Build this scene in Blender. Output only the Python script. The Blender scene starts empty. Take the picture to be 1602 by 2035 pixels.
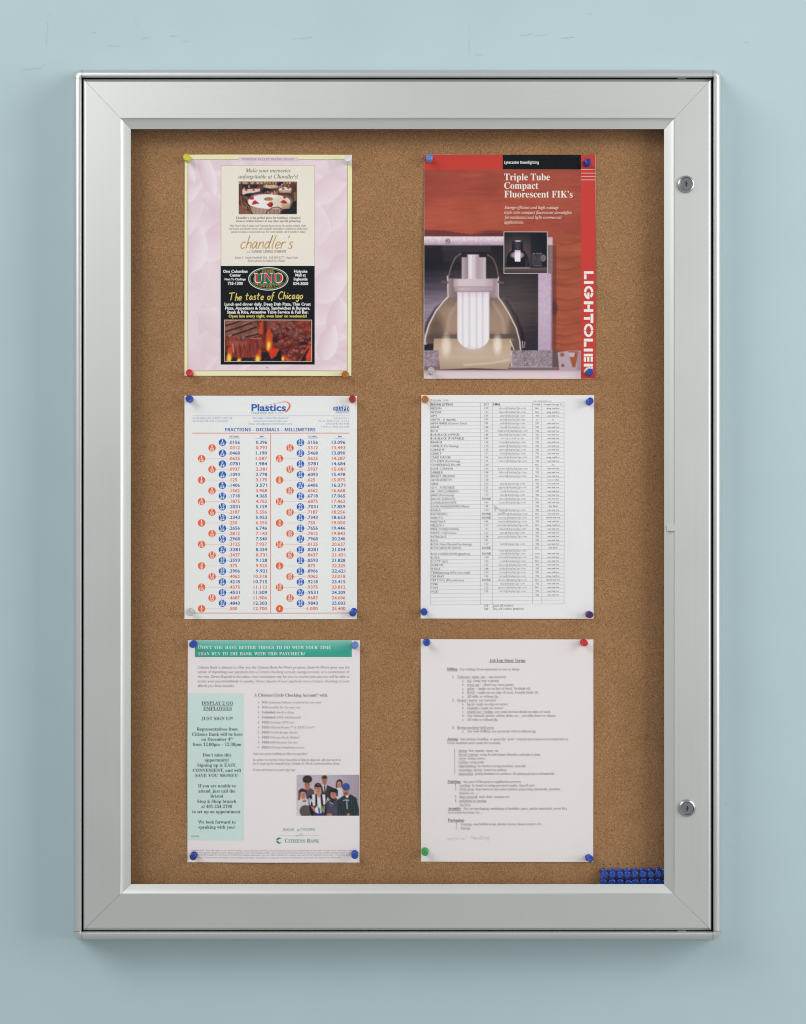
import bpy, math, random
import numpy as np
from mathutils import Vector, Matrix, Quaternion
R = math.radians
sc = bpy.context.scene
C = sc.collection
rng = random.Random(7)
NR = np.random.RandomState(11)

# ------------------------------------------------------------------ camera
U = 1.0 / 1574.0            # metres on the cork plane per measured unit (a letter sheet is 340 units wide)
CX, CY = 801.0, 1017.5
D = 1.80                    # camera to cork
cam_d = bpy.data.cameras.new('camera'); cam = bpy.data.objects.new('camera', cam_d); C.objects.link(cam)
cam.location = (0, -D, 0); cam.rotation_euler = (R(90), 0, 0)
cam_d.sensor_fit = 'VERTICAL'; cam_d.angle = 2 * math.atan(1017.5 * U / D)
cam_d.clip_start = .05; cam_d.clip_end = 50
sc.camera = cam

# ------------------------------------------------------------------ world and lamps (an indoor studio: soft room light, two soft boxes)
w = bpy.data.worlds.new('World'); sc.world = w; w.use_nodes = True
bg = w.node_tree.nodes['Background']
bg.inputs[0].default_value = (1.0, .998, 1.0, 1); bg.inputs[1].default_value = .42
def area(name, loc, target, sx, sy, power, col):
    l = bpy.data.lights.new(name, 'AREA'); l.shape = 'RECTANGLE'; l.size = sx; l.size_y = sy
    l.energy = power; l.color = col
    o = bpy.data.objects.new(name, l); C.objects.link(o); o.location = loc
    o.rotation_euler = (Vector(target) - Vector(loc)).to_track_quat('-Z', 'Y').to_euler()
    return o
area('softbox_right', (2.9, -1.8, .80), (0, 0, .0), 2.1, 2.7, 84, (1, .99, .985))
area('softbox_left', (-2.3, -2.35, 2.15), (0, 0, .05), 2.3, 2.0, 74, (1, .99, .985))
sc.view_settings.view_transform = 'Standard'; sc.view_settings.look = 'None'
sc.view_settings.exposure = 0.0; sc.view_settings.gamma = 1.0
sc.cycles.max_bounces = 10; sc.cycles.transparent_max_bounces = 12
sc.cycles.sample_clamp_indirect = 8
sc.cycles.pixel_filter_type = 'BLACKMAN_HARRIS'; sc.cycles.filter_width = 1.12

# ------------------------------------------------------------------ helpers
def W(px, py, y=0.0):
    k = U * (D + y) / D
    return Vector(((px - CX) * k, y, (CY - py) * k))
def lin(c):
    c = np.asarray(c, float) / 255.0
    return np.where(c <= .04045, c / 12.92, ((c + .055) / 1.055) ** 2.4)
LUM = .93                   # light that a print in the case receives: printed colour = photographed colour / LUM
def alb(c):
    return np.clip(lin(c) / LUM, 0, .9)

MATS = {}
def nodes(m):
    m.use_nodes = True
    return m.node_tree.nodes, m.node_tree.links, m.node_tree.nodes['Principled BSDF']
def pmat(name, col, rough=.5, metal=0., **kw):
    if name in MATS: return MATS[name]
    m = bpy.data.materials.new(name); n, l, b = nodes(m)
    b.inputs['Base Color'].default_value = (*[float(x) for x in col[:3]], 1)
    b.inputs['Roughness'].default_value = rough; b.inputs['Metallic'].default_value = metal
    for k, v in kw.items(): b.inputs[k.replace('_', ' ')].default_value = v
    MATS[name] = m
    return m
def ink(c):
    key = 'ink_%d_%d_%d' % tuple(int(x) for x in c)
    return pmat(key, alb(c), .55, 0, Specular_IOR_Level=.1)
def tex(n, l, kind, scale, detail=None, vec=None, **kw):
    t = n.new('ShaderNodeTex' + kind); t.inputs['Scale'].default_value = scale
    if detail is not None and 'Detail' in t.inputs: t.inputs['Detail'].default_value = detail
    if vec is not None: l.new(vec, t.inputs['Vector'])
    for k, v in kw.items(): t.inputs[k].default_value = v
    return t
def ramp(n, l, src, stops):
    r = n.new('ShaderNodeValToRGB'); l.new(src, r.inputs[0])
    e = r.color_ramp.elements
    while len(e) < len(stops): e.new(.5)
    for i, (p, c) in enumerate(stops):
        e[i].position = p; e[i].color = (*c, 1) if len(c) == 3 else c
    return r
def mix(n, l, fac, a, b, mode='MIX'):
    x = n.new('ShaderNodeMix'); x.data_type = 'RGBA'; x.blend_type = mode
    if isinstance(fac, float): x.inputs[0].default_value = fac
    else: l.new(fac, x.inputs[0])
    for s, v in ((6, a), (7, b)):
        if isinstance(v, tuple): x.inputs[s].default_value = (*v, 1)
        else: l.new(v, x.inputs[s])
    return x.outputs[2]
def bump(n, l, b, src, strength, dist):
    u = n.new('ShaderNodeBump'); u.inputs['Strength'].default_value = strength; u.inputs['Distance'].default_value = dist
    l.new(src, u.inputs['Height']); l.new(u.outputs[0], b.inputs['Normal'])

def m_wall():
    m = bpy.data.materials.new('wall_paint'); n, l, b = nodes(m)
    co = n.new('ShaderNodeTexCoord').outputs['Object']
    big = tex(n, l, 'Noise', 1.6, 3, co); mid = tex(n, l, 'Noise', 14, 4, co)
    c = ramp(n, l, big.outputs[0], [(.3, (.414, .542, .574)), (.7, (.424, .552, .584))]).outputs[0]
    c2 = ramp(n, l, mid.outputs[0], [(.35, (.988, .988, .988)), (.65, (1.01, 1.01, 1.01))]).outputs[0]
    c = mix(n, l, 1.0, c, c2, 'MULTIPLY')
    l.new(c, b.inputs['Base Color']); b.inputs['Roughness'].default_value = .62
    b.inputs['Specular IOR Level'].default_value = .3
    fine = tex(n, l, 'Noise', 260, 4, co)
    bump(n, l, b, fine.outputs[0], .12, .0006)
    return m
def m_cork():
    m = bpy.data.materials.new('cork'); n, l, b = nodes(m)
    co = n.new('ShaderNodeTexCoord').outputs['Object']
    v = tex(n, l, 'Voronoi', 900, None, co)
    sep = n.new('ShaderNodeSeparateColor'); l.new(v.outputs['Color'], sep.inputs[0])
    c = ramp(n, l, sep.outputs[0], [(0, (.265, .128, .054)), (.25, (.350, .180, .080)), (.7, (.386, .205, .094)), (1, (.46, .264, .131))]).outputs[0]
    nz = tex(n, l, 'Noise', 560, 4, co)
    c2 = ramp(n, l, nz.outputs[0], [(.32, (.80, .78, .76)), (.52, (1, 1, 1)), (.70, (1.10, 1.11, 1.12))]).outputs[0]
    c = mix(n, l, 1.0, c, c2, 'MULTIPLY')
    big = tex(n, l, 'Noise', 22, 4, co)
    c3 = ramp(n, l, big.outputs[0], [(.3, (.93, .92, .90)), (.7, (1.05, 1.05, 1.06))]).outputs[0]
    c = mix(n, l, 1.0, c, c3, 'MULTIPLY')
    l.new(c, b.inputs['Base Color']); b.inputs['Roughness'].default_value = .9
    b.inputs['Specular IOR Level'].default_value = .15
    bump(n, l, b, nz.outputs[0], .35, .0008)
    return m
def m_alu(name, col, rough, axis):
    m = bpy.data.materials.new(name); n, l, b = nodes(m)
    co = n.new('ShaderNodeTexCoord').outputs['Object']
    mp = n.new('ShaderNodeMapping'); l.new(co, mp.inputs[0])
    mp.inputs['Scale'].default_value = (3, 1, 900) if axis == 'x' else (900, 1, 3)
    s = tex(n, l, 'Noise', 1.0, 2, mp.outputs[0])
    big = tex(n, l, 'Noise', 9, 3, co)
    c = ramp(n, l, s.outputs[0], [(.2, tuple(x * .972 for x in col)), (.8, tuple(x * 1.02 for x in col))]).outputs[0]
    l.new(c, b.inputs['Base Color'])
    r = ramp(n, l, big.outputs[0], [(.3, (rough - .02,) * 3), (.7, (rough + .03,) * 3)]).outputs[0]
    l.new(r, b.inputs['Roughness'])
    b.inputs['Metallic'].default_value = .82
    return m
def m_glass():
    m = bpy.data.materials.new('clear_pane'); m.use_nodes = True
    n, l = m.node_tree.nodes, m.node_tree.links
    n.clear()
    o = n.new('ShaderNodeOutputMaterial'); t = n.new('ShaderNodeBsdfTransparent'); g = n.new('ShaderNodeBsdfGlossy')
    t.inputs[0].default_value = (.985, .992, .988, 1); g.inputs['Roughness'].default_value = .02
    lw = n.new('ShaderNodeLayerWeight'); lw.inputs[0].default_value = .12
    mx = n.new('ShaderNodeMixShader'); mt = n.new('ShaderNodeMath'); mt.operation = 'MULTIPLY_ADD'
    mt.inputs[1].default_value = .5; mt.inputs[2].default_value = .006; mt.use_clamp = True
    l.new(lw.outputs['Facing'], mt.inputs[0]); l.new(mt.outputs[0], mx.inputs[0])
    l.new(t.outputs[0], mx.inputs[1]); l.new(g.outputs[0], mx.inputs[2]); l.new(mx.outputs[0], o.inputs[0])
    return m
def m_print():
    m = bpy.data.materials.new('printed_colours'); n, l, b = nodes(m)
    a = n.new('ShaderNodeAttribute'); a.attribute_name = 'print_colour'
    l.new(a.outputs['Color'], b.inputs['Base Color'])
    b.inputs['Roughness'].default_value = .5; b.inputs['Specular IOR Level'].default_value = .1
    return m
def m_paper(name, c):
    m = bpy.data.materials.new(name); n, l, b = nodes(m)
    co = n.new('ShaderNodeTexCoord').outputs['Object']
    z = tex(n, l, 'Noise', 900, 3, co)
    cc = ramp(n, l, z.outputs[0], [(.3, tuple(c * .975)), (.7, tuple(np.minimum(c * 1.01, .92)))]).outputs[0]
    l.new(cc, b.inputs['Base Color']); b.inputs['Roughness'].default_value = .6
    b.inputs['Specular IOR Level'].default_value = .25
    return m
M_WALL, M_CORK, M_GLASS, M_PRINT = m_wall(), m_cork(), m_glass(), m_print()
ALU_X, ALU_Z = m_alu('satin_aluminium_across', (.635, .655, .640), .50, 'x'), m_alu('satin_aluminium_upright', (.635, .655, .640), .50, 'z')
RAIL_X, RAIL_Z = m_alu('rail_aluminium_across', (.655, .67, .66), .40, 'x'), m_alu('rail_aluminium_upright', (.655, .67, .66), .40, 'z')
M_CHROME = pmat('polished_chrome', (.50, .50, .51), .24, 1.0)
M_CORE = pmat('brushed_lock_face', (.34, .35, .37), .30, 1.0)
M_HOLE = pmat('keyway_shade', (.02, .018, .016), .6)
M_BLACK = pmat('gap_shade_black', (.012, .012, .013), .7)
M_TRAY = pmat('dark_tray', (.10, .10, .10), .6)
M_STEEL = pmat('pin_steel', (.6, .6, .6), .25, 1.0)
M_GREY = pmat('grey_nylon', (.42, .43, .42), .5)

def mesh_obj(name, v, f, mats, parent=None, smooth=False, midx=None, sharp=None):
    me = bpy.data.meshes.new(name)
    me.from_pydata([tuple(x) for x in v], [], [tuple(x) for x in f])
    for m in (mats if isinstance(mats, (list, tuple)) else [mats]): me.materials.append(m)
    if midx is not None: me.polygons.foreach_set('material_index', np.asarray(midx, 'i'))
    if smooth:
        me.polygons.foreach_set('use_smooth', np.ones(len(me.polygons), bool))
        if sharp: me.set_sharp_from_angle(angle=R(sharp))
    me.update()
    o = bpy.data.objects.new(name, me); C.objects.link(o)
    if parent is not None: o.parent = parent
    return o
def empty(name, loc, label, cat, group=None):
    o = bpy.data.objects.new(name, None); C.objects.link(o); o.location = loc
    o.empty_display_size = .01
    o['label'] = label; o['category'] = cat
    if group: o['group'] = group
    return o
def box(x0, y0, z0, x1, y1, z1):
    v = [(x, y, z) for x in (x0, x1) for y in (y0, y1) for z in (z0, z1)]
    f = [(0, 1, 3, 2), (4, 6, 7, 5), (0, 4, 5, 1), (2, 3, 7, 6), (0, 2, 6, 4), (1, 5, 7, 3)]
    return v, f
def lathe(prof, seg, axis_y=True):
    """profile of (radius, height); height runs towards the viewer (-Y)"""
    v, f = [], []
    for r, h in prof:
        for k in range(seg):
            a = 2 * math.pi * k / seg
            v.append((r * math.cos(a), -h, r * math.sin(a)))
    for i in range(len(prof) - 1):
        for k in range(seg):
            a, b = i * seg + k, i * seg + (k + 1) % seg
            f.append((a, b, b + seg, a + seg))
    f.append(tuple(range(seg - 1, -1, -1)))
    f.append(tuple((len(prof) - 1) * seg + k for k in range(seg)))
    return v, f

# ------------------------------------------------------------------ the wall
YW = .032
v, f = box(-4, YW, -3, 4, YW + .12, 3)
wall = mesh_obj('wall', v, f, M_WALL); wall['kind'] = 'structure'
M_SCUFF = pmat('wall_scuff', (.32, .43, .46), .7)
def scuff(pts, wd):
    """a thin scraped mark on the paint, each point jittered"""
    v, f = [], []
    for i, (x, y) in enumerate(pts):
        ww = wd * (.35 + .65 * rng.random())
        j = .6
        a = W(x + rng.uniform(-j, j), y - ww, YW); b = W(x + rng.uniform(-j, j), y + ww, YW)
        v += [(a.x, YW - .00012, a.z), (b.x, YW - .00012, b.z)]
        if i: f.append((2 * i - 2, 2 * i - 1, 2 * i + 1, 2 * i))
    mesh_obj('scuff_mark', v, f, M_SCUFF, wall)
def run(x0, y0, x1, y1, n=8): return [(x0 + (x1 - x0) * i / n, y0 + (y1 - y0) * i / n + rng.uniform(-1, 1)) for i in range(n + 1)]
for p, wd in ((run(281, 78, 296, 75), 1.0), (run(337, 73, 352, 71), 1.2), (run(214, 90, 238, 93), .7), (run(580, 78, 622, 75), .6),
              (run(943, 109, 958, 110), .9), (run(1116, 76, 1142, 74), 1.0), (run(1034, 72, 1060, 66), .6), (run(1062, 70, 1088, 69), .6),
              (run(183, 64, 192, 66), .7), (run(44, 140, 84, 135), .6), (run(1476, 85, 1490, 84), .6), (run(86, 128, 90, 132), .9),
              (run(1440, 1597, 1447, 1598, 3), .7), (run(1166, 27, 1176, 29, 3), .5), (run(268, 44, 274, 49, 4), .8), (run(360, 84, 376, 82), .5)):
    scuff(p, wd)
for x, y0, y1 in ((97, 25, 100), (933, 40, 108), (269, 28, 44)):
    v, f = [], []
    for i in range(13):
        t = i / 12; a = W(x + rng.uniform(-1.2, 1.2) - (6 * t if x == 97 else 0), y0 + (y1 - y0) * t, YW); ww = .00022 * rng.random()
        v += [(a.x - ww, YW - .00012, a.z), (a.x + ww, YW - .00012, a.z)]
        if i and rng.random() < .8: f.append((2 * i - 2, 2 * i - 1, 2 * i + 1, 2 * i))
    mesh_obj('scuff_mark', v, f, M_SCUFF, wall)

# ------------------------------------------------------------------ the display case
case = empty('display_case', (0, YW, W(800, 1866, YW).z), 'silver wall display case with locked clear door over a cork board', 'notice board')
O0 = Vector(case.location)
def loc(p, o=O0): return (p[0] - o.x, p[1] - o.y, p[2] - o.z)
def part(name, v, f, mat, parent=case, **kw): return mesh_obj(name, [loc(p) for p in v], f, mat, parent, **kw)
# tray and cork
a, b = W(152, 1861, .01), W(1428, 144, .01)
v, f = box(a.x, .0085, a.z, b.x, YW - .0003, b.z); part('back_tray', v, f, M_TRAY)
a, b = W(170, 1845), W(1410, 160)
v, f = box(a.x, 0, a.z, b.x, .0083, b.z); cork = part('cork_board', v, f, M_CORK)
# black ring standing in for the deep shade in the gap round the door
def ring(o, i, y0, y1):
    v, f = [], []
    for (x0, t, x1, bt) in (o, i):
        for y in (y0, y1):
            for px, py in ((x0, t), (x1, t), (x1, bt), (x0, bt)): v.append(W(px, py, y))
    for k in range(4):
        n = (k + 1) % 4
        f += [(k, n, 4 + n, 4 + k), (8 + k, 12 + k, 12 + n, 8 + n), (k, 8 + k, 8 + n, n), (4 + k, 4 + n, 12 + n, 12 + k)]
    return v, f
v, f = ring((158, 150, 1422, 1856), (205, 196, 1372, 1806), -.010, -.0004); part('gap_shade_ring', v, f, M_BLACK)
v, f = ring((206, 200, 1374, 1812), (244, 241, 1336, 1772), -.0172, -.0002); part('light_baffle', v, f, M_TRAY)  # unseen dark ring, added to block ambient light at the cork's edge
# outer rails: straight extrusions butting against four rounded corner caps
RW = 15.6
rail_prof = [(0, -.0102), (0, -.0272), (.06, -.0288), (.20, -.0302), (.34, -.0306), (.62, -.0303), (.82, -.0288), (.94, -.0258), (1.0, -.0215), (1.0, YW - .0004)]
PV = {'tl': (162.5, 154.5), 'tr': (1417.5, 154.5), 'br': (1417.5, 1851), 'bl': (162.5, 1851)}
G = .9
def rail(p, q, out, mat):
    v, f = [], []
    d = ((q[0] - p[0]), (q[1] - p[1])); L = math.hypot(*d); d = (d[0] / L, d[1] / L)
    p = (p[0] + d[0] * G, p[1] + d[1] * G); q = (q[0] - d[0] * G, q[1] - d[1] * G)
    for e in (p, q):
        for t, y in rail_prof:
            v.append(W(e[0] + out[0] * RW * t, e[1] + out[1] * RW * t, y))
    n = len(rail_prof)
    for i in range(n - 1): f.append((i, i + 1, n + i + 1, n + i))
    f += [tuple(range(n)), tuple(range(2 * n - 1, n - 1, -1))]
    part('case_rail', v, f, mat, smooth=True, sharp=35)
rail(PV['tl'], PV['tr'], (0, -1), RAIL_X); rail(PV['br'], PV['bl'], (0, 1), RAIL_X)
rail(PV['bl'], PV['tl'], (-1, 0), RAIL_Z); rail(PV['tr'], PV['br'], (1, 0), RAIL_Z)
for key, a0 in (('tl', 180), ('tr', 270), ('br', 0), ('bl', 90)):
    v, f = [], []; n = len(rail_prof); S = 10
    for s in range(S + 1):
        a = R(a0 + 90 * s / S)
        for t, y in rail_prof: v.append(W(PV[key][0] + math.cos(a) * RW * max(t, .01), PV[key][1] + math.sin(a) * RW * max(t, .01), y))
    for s in range(S):
        for i in range(n - 1): f.append((s * n + i, s * n + i + 1, (s + 1) * n + i + 1, (s + 1) * n + i))
    f += [tuple(range(n)), tuple(range(S * n + n - 1, S * n - 1, -1))]
    part('corner_cap', v, f, RAIL_X, smooth=True, sharp=40)
# door: four mitred rails with a hollow moulding towards the pane
DO = (166, 157.5, 1413.5, 1848.5); DI = (260, 256.5, 1320, 1757)
face = [(.052, -.0283), (.062, -.0283), (.765, -.0283), (.775, -.0283)]
for k in range(1, 13):
    u_ = k / 12; u_ = u_ ** 1.7; face.append((.775 + .225 * u_, -.0283 + .0135 * (.108 * (1 - math.exp(-u_ / .12)) + .31 * u_)))
face += [(1, -.0200), (.86, -.0200), (.86, -.0160)]
door_prof_up = [(0, -.0160), (0, -.0262), (.008, -.0271), (.022, -.0278), (.040, -.0282)] + face
door_prof_across = [(0, -.0160), (0, -.0212), (.004, -.0216), (.044, -.0222), (.046, -.0270), (.048, -.0281)] + face
def door_corner(ix, iy, t, y):
    return ((1 - t) * DO[ix] + t * DI[ix], (1 - t) * DO[iy] + t * DI[iy], y)
for c0, c1, mat in (((0, 1), (2, 1), ALU_X), ((2, 1), (2, 3), ALU_Z), ((2, 3), (0, 3), ALU_X), ((0, 3), (0, 1), ALU_Z)):
    door_prof = door_prof_across if mat is ALU_X else door_prof_up
    v, f = [], []; n = len(door_prof)
    for e, (c, other) in enumerate(((c0, c1), (c1, c0))):
        for t, y in door_prof:
            p = door_corner(c[0], c[1], t, y); q = door_corner(other[0], other[1], t, y)
            dx, dy = q[0] - p[0], q[1] - p[1]; L = math.hypot(dx, dy); g = .28
            v.append(W(p[0] + dx / L * g, p[1] + dy / L * g, y))
    for i in range(n): f.append((i, (i + 1) % n, n + (i + 1) % n, n + i))
    f += [tuple(range(n)), tuple(range(2 * n - 1, n - 1, -1))]
    part('door_rail', v, f, mat, smooth=True, sharp=25)
a, b = W(236, 1781, -.019), W(1344, 232, -.019)
v, f = box(a.x, -.0198, a.z, b.x, -.0173, b.z); part('clear_pane', v, f, M_GLASS)
# locks
for px, py, rot in ((1363, 366.5, 4), (1365, 1605.5, -6)):
    p = W(px, py, -.0284)
    v, f = lathe([(.0106, -.004), (.0108, .0004), (.0107, .0014), (.0100, .0026), (.0089, .0033), (.0083, .0034), (.0080, .0029), (.0080, .0008)], 40)
    lk = part('lock', [Vector(q) + p for q in v], f, M_CHROME, smooth=True, sharp=38)
    v, f = lathe([(.0078, .0006), (.0078, .0026), (.0074, .0030), (.0, .0030)], 36)
    part('lock_core', [Vector(q) + p for q in v], f, M_CORE, lk, smooth=True, sharp=38)
    ks = [(-1.0, 2.6), (.2, 3.4), (1.1, 2.6), (.9, 1.2), (1.7, .6), (1.5, -.6), (.6, -.9), (1.1, -2.2), (.3, -3.4), (-.8, -3.0), (-.5, -1.4), (-1.5, -.6), (-1.2, .6), (-.4, 1.0)]
    v = []
    for yy in (-.00302, -.0034):
        for x, z in ks:
            a = R(rot); x, z = x * .00102, z * .00102
            v.append(Vector((x * math.cos(a) - z * math.sin(a), yy, x * math.sin(a) + z * math.cos(a))) + p)
    nk = len(ks)
    part('keyhole', v, [tuple(range(nk)), tuple(range(2 * nk - 1, nk - 1, -1))] + [(i, (i + 1) % nk, nk + (i + 1) % nk, nk + i) for i in range(nk)], M_HOLE, lk)
# small hinge blocks in the gap and the clip at the pane edge
for px, py, hh in ((1355, 155.8, 2.6), (1355, 1850.2, 2.6)):
    a, b = W(px - 8, py + hh / 2, -.02), W(px + 8, py - hh / 2, -.02)
    v, f = box(a.x, -.0235, a.z, b.x, -.0098, b.z); part('door_stop', v, f, M_GREY)
a, b = W(1324, 1055, -.024), W(1344, 1044.5, -.024)
v, f = box(a.x, -.0286, a.z, b.x, -.0225, b.z); part('pane_clip', v, f, ALU_Z)
# old pin holes above the spare pins
for px, py in ((1199, 1717.5), (1213, 1718), (1228, 1716.3), (1246, 1717), (1261, 1715.2), (1276, 1716)):
    v, f = lathe([(.0008, .0), (.0007, .00018), (.0005, .0002), (.00035, .0001), (.0002, .00005)], 8)
    part('pin_hole', [Vector(q) + W(px, py, -.0001) for q in v], f, pmat('cork_hole', (.05, .025, .012), .9), cork)

# ------------------------------------------------------------------ printed sheets
LAY = .00011
class Sheet:
    def __init__(s, name, label, cat, corners, paper_col, lift, seed):
        s.c = corners; s.lift = lift; s.seed = seed; s.skew = None
        xs = [p[0] for p in corners]; ys = [p[1] for p in corners]
        s.x0, s.x1, s.y0, s.y1 = min(xs), max(xs), min(ys), max(ys)
        o = W((s.x0 + s.x1) / 2, (s.y0 + s.y1) / 2)
        s.root = empty(name, o, label, cat, 'sheets pinned on the cork board'); s.o = o
        s.parts = []; s.jobs = []
        r = np.random.RandomState(seed); s.ph = r.uniform(0, 6.28, 4)
        # the paper itself, a thin bent sheet
        nu, nv = 24, 32
        v, f = [], []
        for side, dy in ((0, 0.0), (1, .0002)):
            for j in range(nv + 1):
                for i in range(nu + 1):
                    u, t = i / nu, j / nv
                    (ax, ay), (bx, by), (cx, cy), (dx, dy_) = corners
                    px = (1 - t) * ((1 - u) * ax + u * bx) + t * ((1 - u) * dx + u * cx)
                    py = (1 - t) * ((1 - u) * ay + u * by) + t * ((1 - u) * dy_ + u * cy)
                    p = s.pt(np.array([px]), np.array([py]), 0)[0]
                    v.append((p[0], p[1] + dy, p[2]))
        n1 = (nu + 1) * (nv + 1)
        for j in range(nv):
            for i in range(nu):
                a = j * (nu + 1) + i; b = a + nu + 1
                f.append((a, b, b + 1, a + 1)); f.append((n1 + a, n1 + a + 1, n1 + b + 1, n1 + b))
        edge = [i for i in range(nu + 1)] + [j * (nu + 1) + nu for j in range(1, nv + 1)] + [nv * (nu + 1) + i for i in range(nu - 1, -1, -1)] + [j * (nu + 1) for j in range(nv - 1, 0, -1)]
        for k in range(len(edge)):
            a, b = edge[k], edge[(k + 1) % len(edge)]
            f.append((a, b, n1 + b, n1 + a))
        mesh_obj('paper', v, f, m_paper('paper_stock_' + name, alb(paper_col)), s.root, smooth=True, sharp=40)
    def h(s, px, py):
        u = np.clip((px - s.x0) / (s.x1 - s.x0), 0, 1); t = np.clip((py - s.y0) / (s.y1 - s.y0), 0, 1)
        L, Rr, T, B, bul = s.lift
        h = .0007 + L * np.sin(np.pi * t) ** 2 * (1 - u) ** 3 + Rr * np.sin(np.pi * t) ** 2 * u ** 3
        h = h + T * np.sin(np.pi * u) ** 2 * (1 - t) ** 3 + B * np.sin(np.pi * u) ** 2 * t ** 3
        h = h + bul * np.sin(np.pi * u) * np.sin(np.pi * t)
        h = h + .00022 * np.sin(9 * u + s.ph[0]) * np.sin(5 * t + s.ph[1]) + .0002 * np.sin(4 * u + 11 * t + s.ph[2])
        if s.seed == 4:      # an old fold down the right of the phone list
            d = (px - (1120 + 48 * np.clip((py - 985) / 150, 0, 1.3) ** 1.5)) / 26.
            h = h + .0011 * np.exp(-d * d) * np.exp(-((py - 1060) / 75.) ** 2)
        return h
    def pt(s, px, py, layer):
        px = np.asarray(px, float); py = np.asarray(py, float)
        y = -(s.h(px, py) + layer * LAY)
        return np.stack([(px - CX) * U - s.o.x, y - s.o.y, (CY - py) * U - s.o.z], -1)
    def part(s, name, parent=None, **kw):
        p = Part(s, name, parent); s.parts.append(p); return p
class Part:
    def __init__(s, sheet, name, parent):
        s.s, s.name, s.parent = sheet, name, parent; s.v = []; s.f = []; s.m = []; s.mats = []; s.n = 0; s.obj = None
    def mi(s, col):
        m = ink(col) if not isinstance(col, bpy.types.Material) else col
        if m not in s.mats: s.mats.append(m)
        return s.mats.index(m)
    def add(s, px, py, faces, col, layer):
        if s.s.skew is not None: py = s.s.skew(px, py)
        s.v.append(s.s.pt(px, py, layer)); k = s.mi(col)
        for f in faces: s.f.append(tuple(i + s.n for i in f)); s.m.append(k)
        s.n += len(px)
    def rect(s, x0, y0, x1, y1, col, layer, cell=14.):
        nx = max(1, int(abs(x1 - x0) / cell)); ny = max(1, int(abs(y1 - y0) / cell))
        gx, gy = np.meshgrid(np.linspace(x0, x1, nx + 1), np.linspace(y0, y1, ny + 1))
        f = [(j * (nx + 1) + i, (j + 1) * (nx + 1) + i, (j + 1) * (nx + 1) + i + 1, j * (nx + 1) + i + 1) for j in range(ny) for i in range(nx)]
        s.add(gx.ravel(), gy.ravel(), f, col, layer)
    def frame(s, x0, y0, x1, y1, t, col, layer):
        s.rect(x0, y0, x1, y0 + t, col, layer); s.rect(x0, y1 - t, x1, y1, col, layer)
        s.rect(x0, y0 + t, x0 + t, y1 - t, col, layer); s.rect(x1 - t, y0 + t, x1, y1 - t, col, layer)
    def poly(s, pts, col, layer):
        p = np.array(pts, float); s.add(p[:, 0], p[:, 1], [tuple(range(len(p) - 1, -1, -1))], col, layer)
    def disc(s, cx, cy, rx, ry, col, layer, n=20):
        a = np.linspace(0, 2 * np.pi, n, endpoint=False)
        s.poly(np.stack([cx + rx * np.cos(a), cy + ry * np.sin(a)], 1), col, layer)
    def arc(s, cx, cy, rx, ry, t, a0, a1, col, layer, n=24):
        a = np.radians(np.linspace(a0, a1, n + 1))
        px = np.concatenate([cx + rx * np.cos(a), cx + (rx - t) * np.cos(a)]); py = np.concatenate([cy + ry * np.sin(a), cy + (ry - t) * np.sin(a)])
        s.add(px, py, [(i, n + 1 + i, n + 2 + i, i + 1) for i in range(n)], col, layer)
    def stroke(s, pts, wd, col, layer):
        p = np.array(pts, float)
        d = np.gradient(p, axis=0); L = np.hypot(d[:, 0], d[:, 1]) + 1e-9
        nx, ny = -d[:, 1] / L, d[:, 0] / L
        wd = np.asarray(wd, float) * np.ones(len(p)) / 2
        n = len(p)
        px = np.concatenate([p[:, 0] + nx * wd, p[:, 0] - nx * wd]); py = np.concatenate([p[:, 1] + ny * wd, p[:, 1] - ny * wd])
        s.add(px, py, [(i, i + 1, n + i + 1, n + i) for i in range(n - 1)], col, layer)
    def text(s, body, x0, x1, base, cap, style, col, layer, align='l', under=False, warp=None, res=None, nat=.95):
        s.s.jobs.append((s, body, x0, x1, base, cap, style, col, layer, align, warp, res, nat))
        if under and x1 is not None: s.rect(x0, base + cap * .16, x1, base + cap * .16 + .7, col, layer)
    def done(s):
        if not s.v: return
        par = s.parent.obj if s.parent else s.s.root
        s.obj = mesh_obj(s.name, np.concatenate(s.v), s.f, s.mats, par, midx=s.m)

# ---- lettering: text curves evaluated once, then laid on the paper
def smap(t, A, a, dig, h=None):
    o = ''
    for ch in t:
        if 'A' <= ch <= 'Z': o += chr(A + ord(ch) - 65)
        elif 'a' <= ch <= 'z': o += (h if ch == 'h' and h else chr(a + ord(ch) - 97))
        elif '0' <= ch <= '9' and dig: o += chr(dig + ord(ch) - 48)
        else: o += ch
    return o
STY = {'nb': lambda t: (smap(t, 0x1D5D4, 0x1D5EE, 0x1D7EC), 0, 0), 
       's': lambda t: (t, 0, 0), 'sb': lambda t: (t, .016, 0), 'sx': lambda t: (t, .026, 0), 'si': lambda t: (t, 0, .2),
       'r': lambda t: (smap(t, 0x1D400, 0x1D41A, 0x1D7CE), 0, 0), 'rx': lambda t: (smap(t, 0x1D400, 0x1D41A, 0x1D7CE), .006, 0),
       'ri': lambda t: (smap(t, 0x1D434, 0x1D44E, 0x1D7CE, '\u210e'), 0, 0), 'rbi': lambda t: (smap(t, 0x1D434, 0x1D44E, 0x1D7CE, '\u210e'), .012, 0)}
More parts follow.
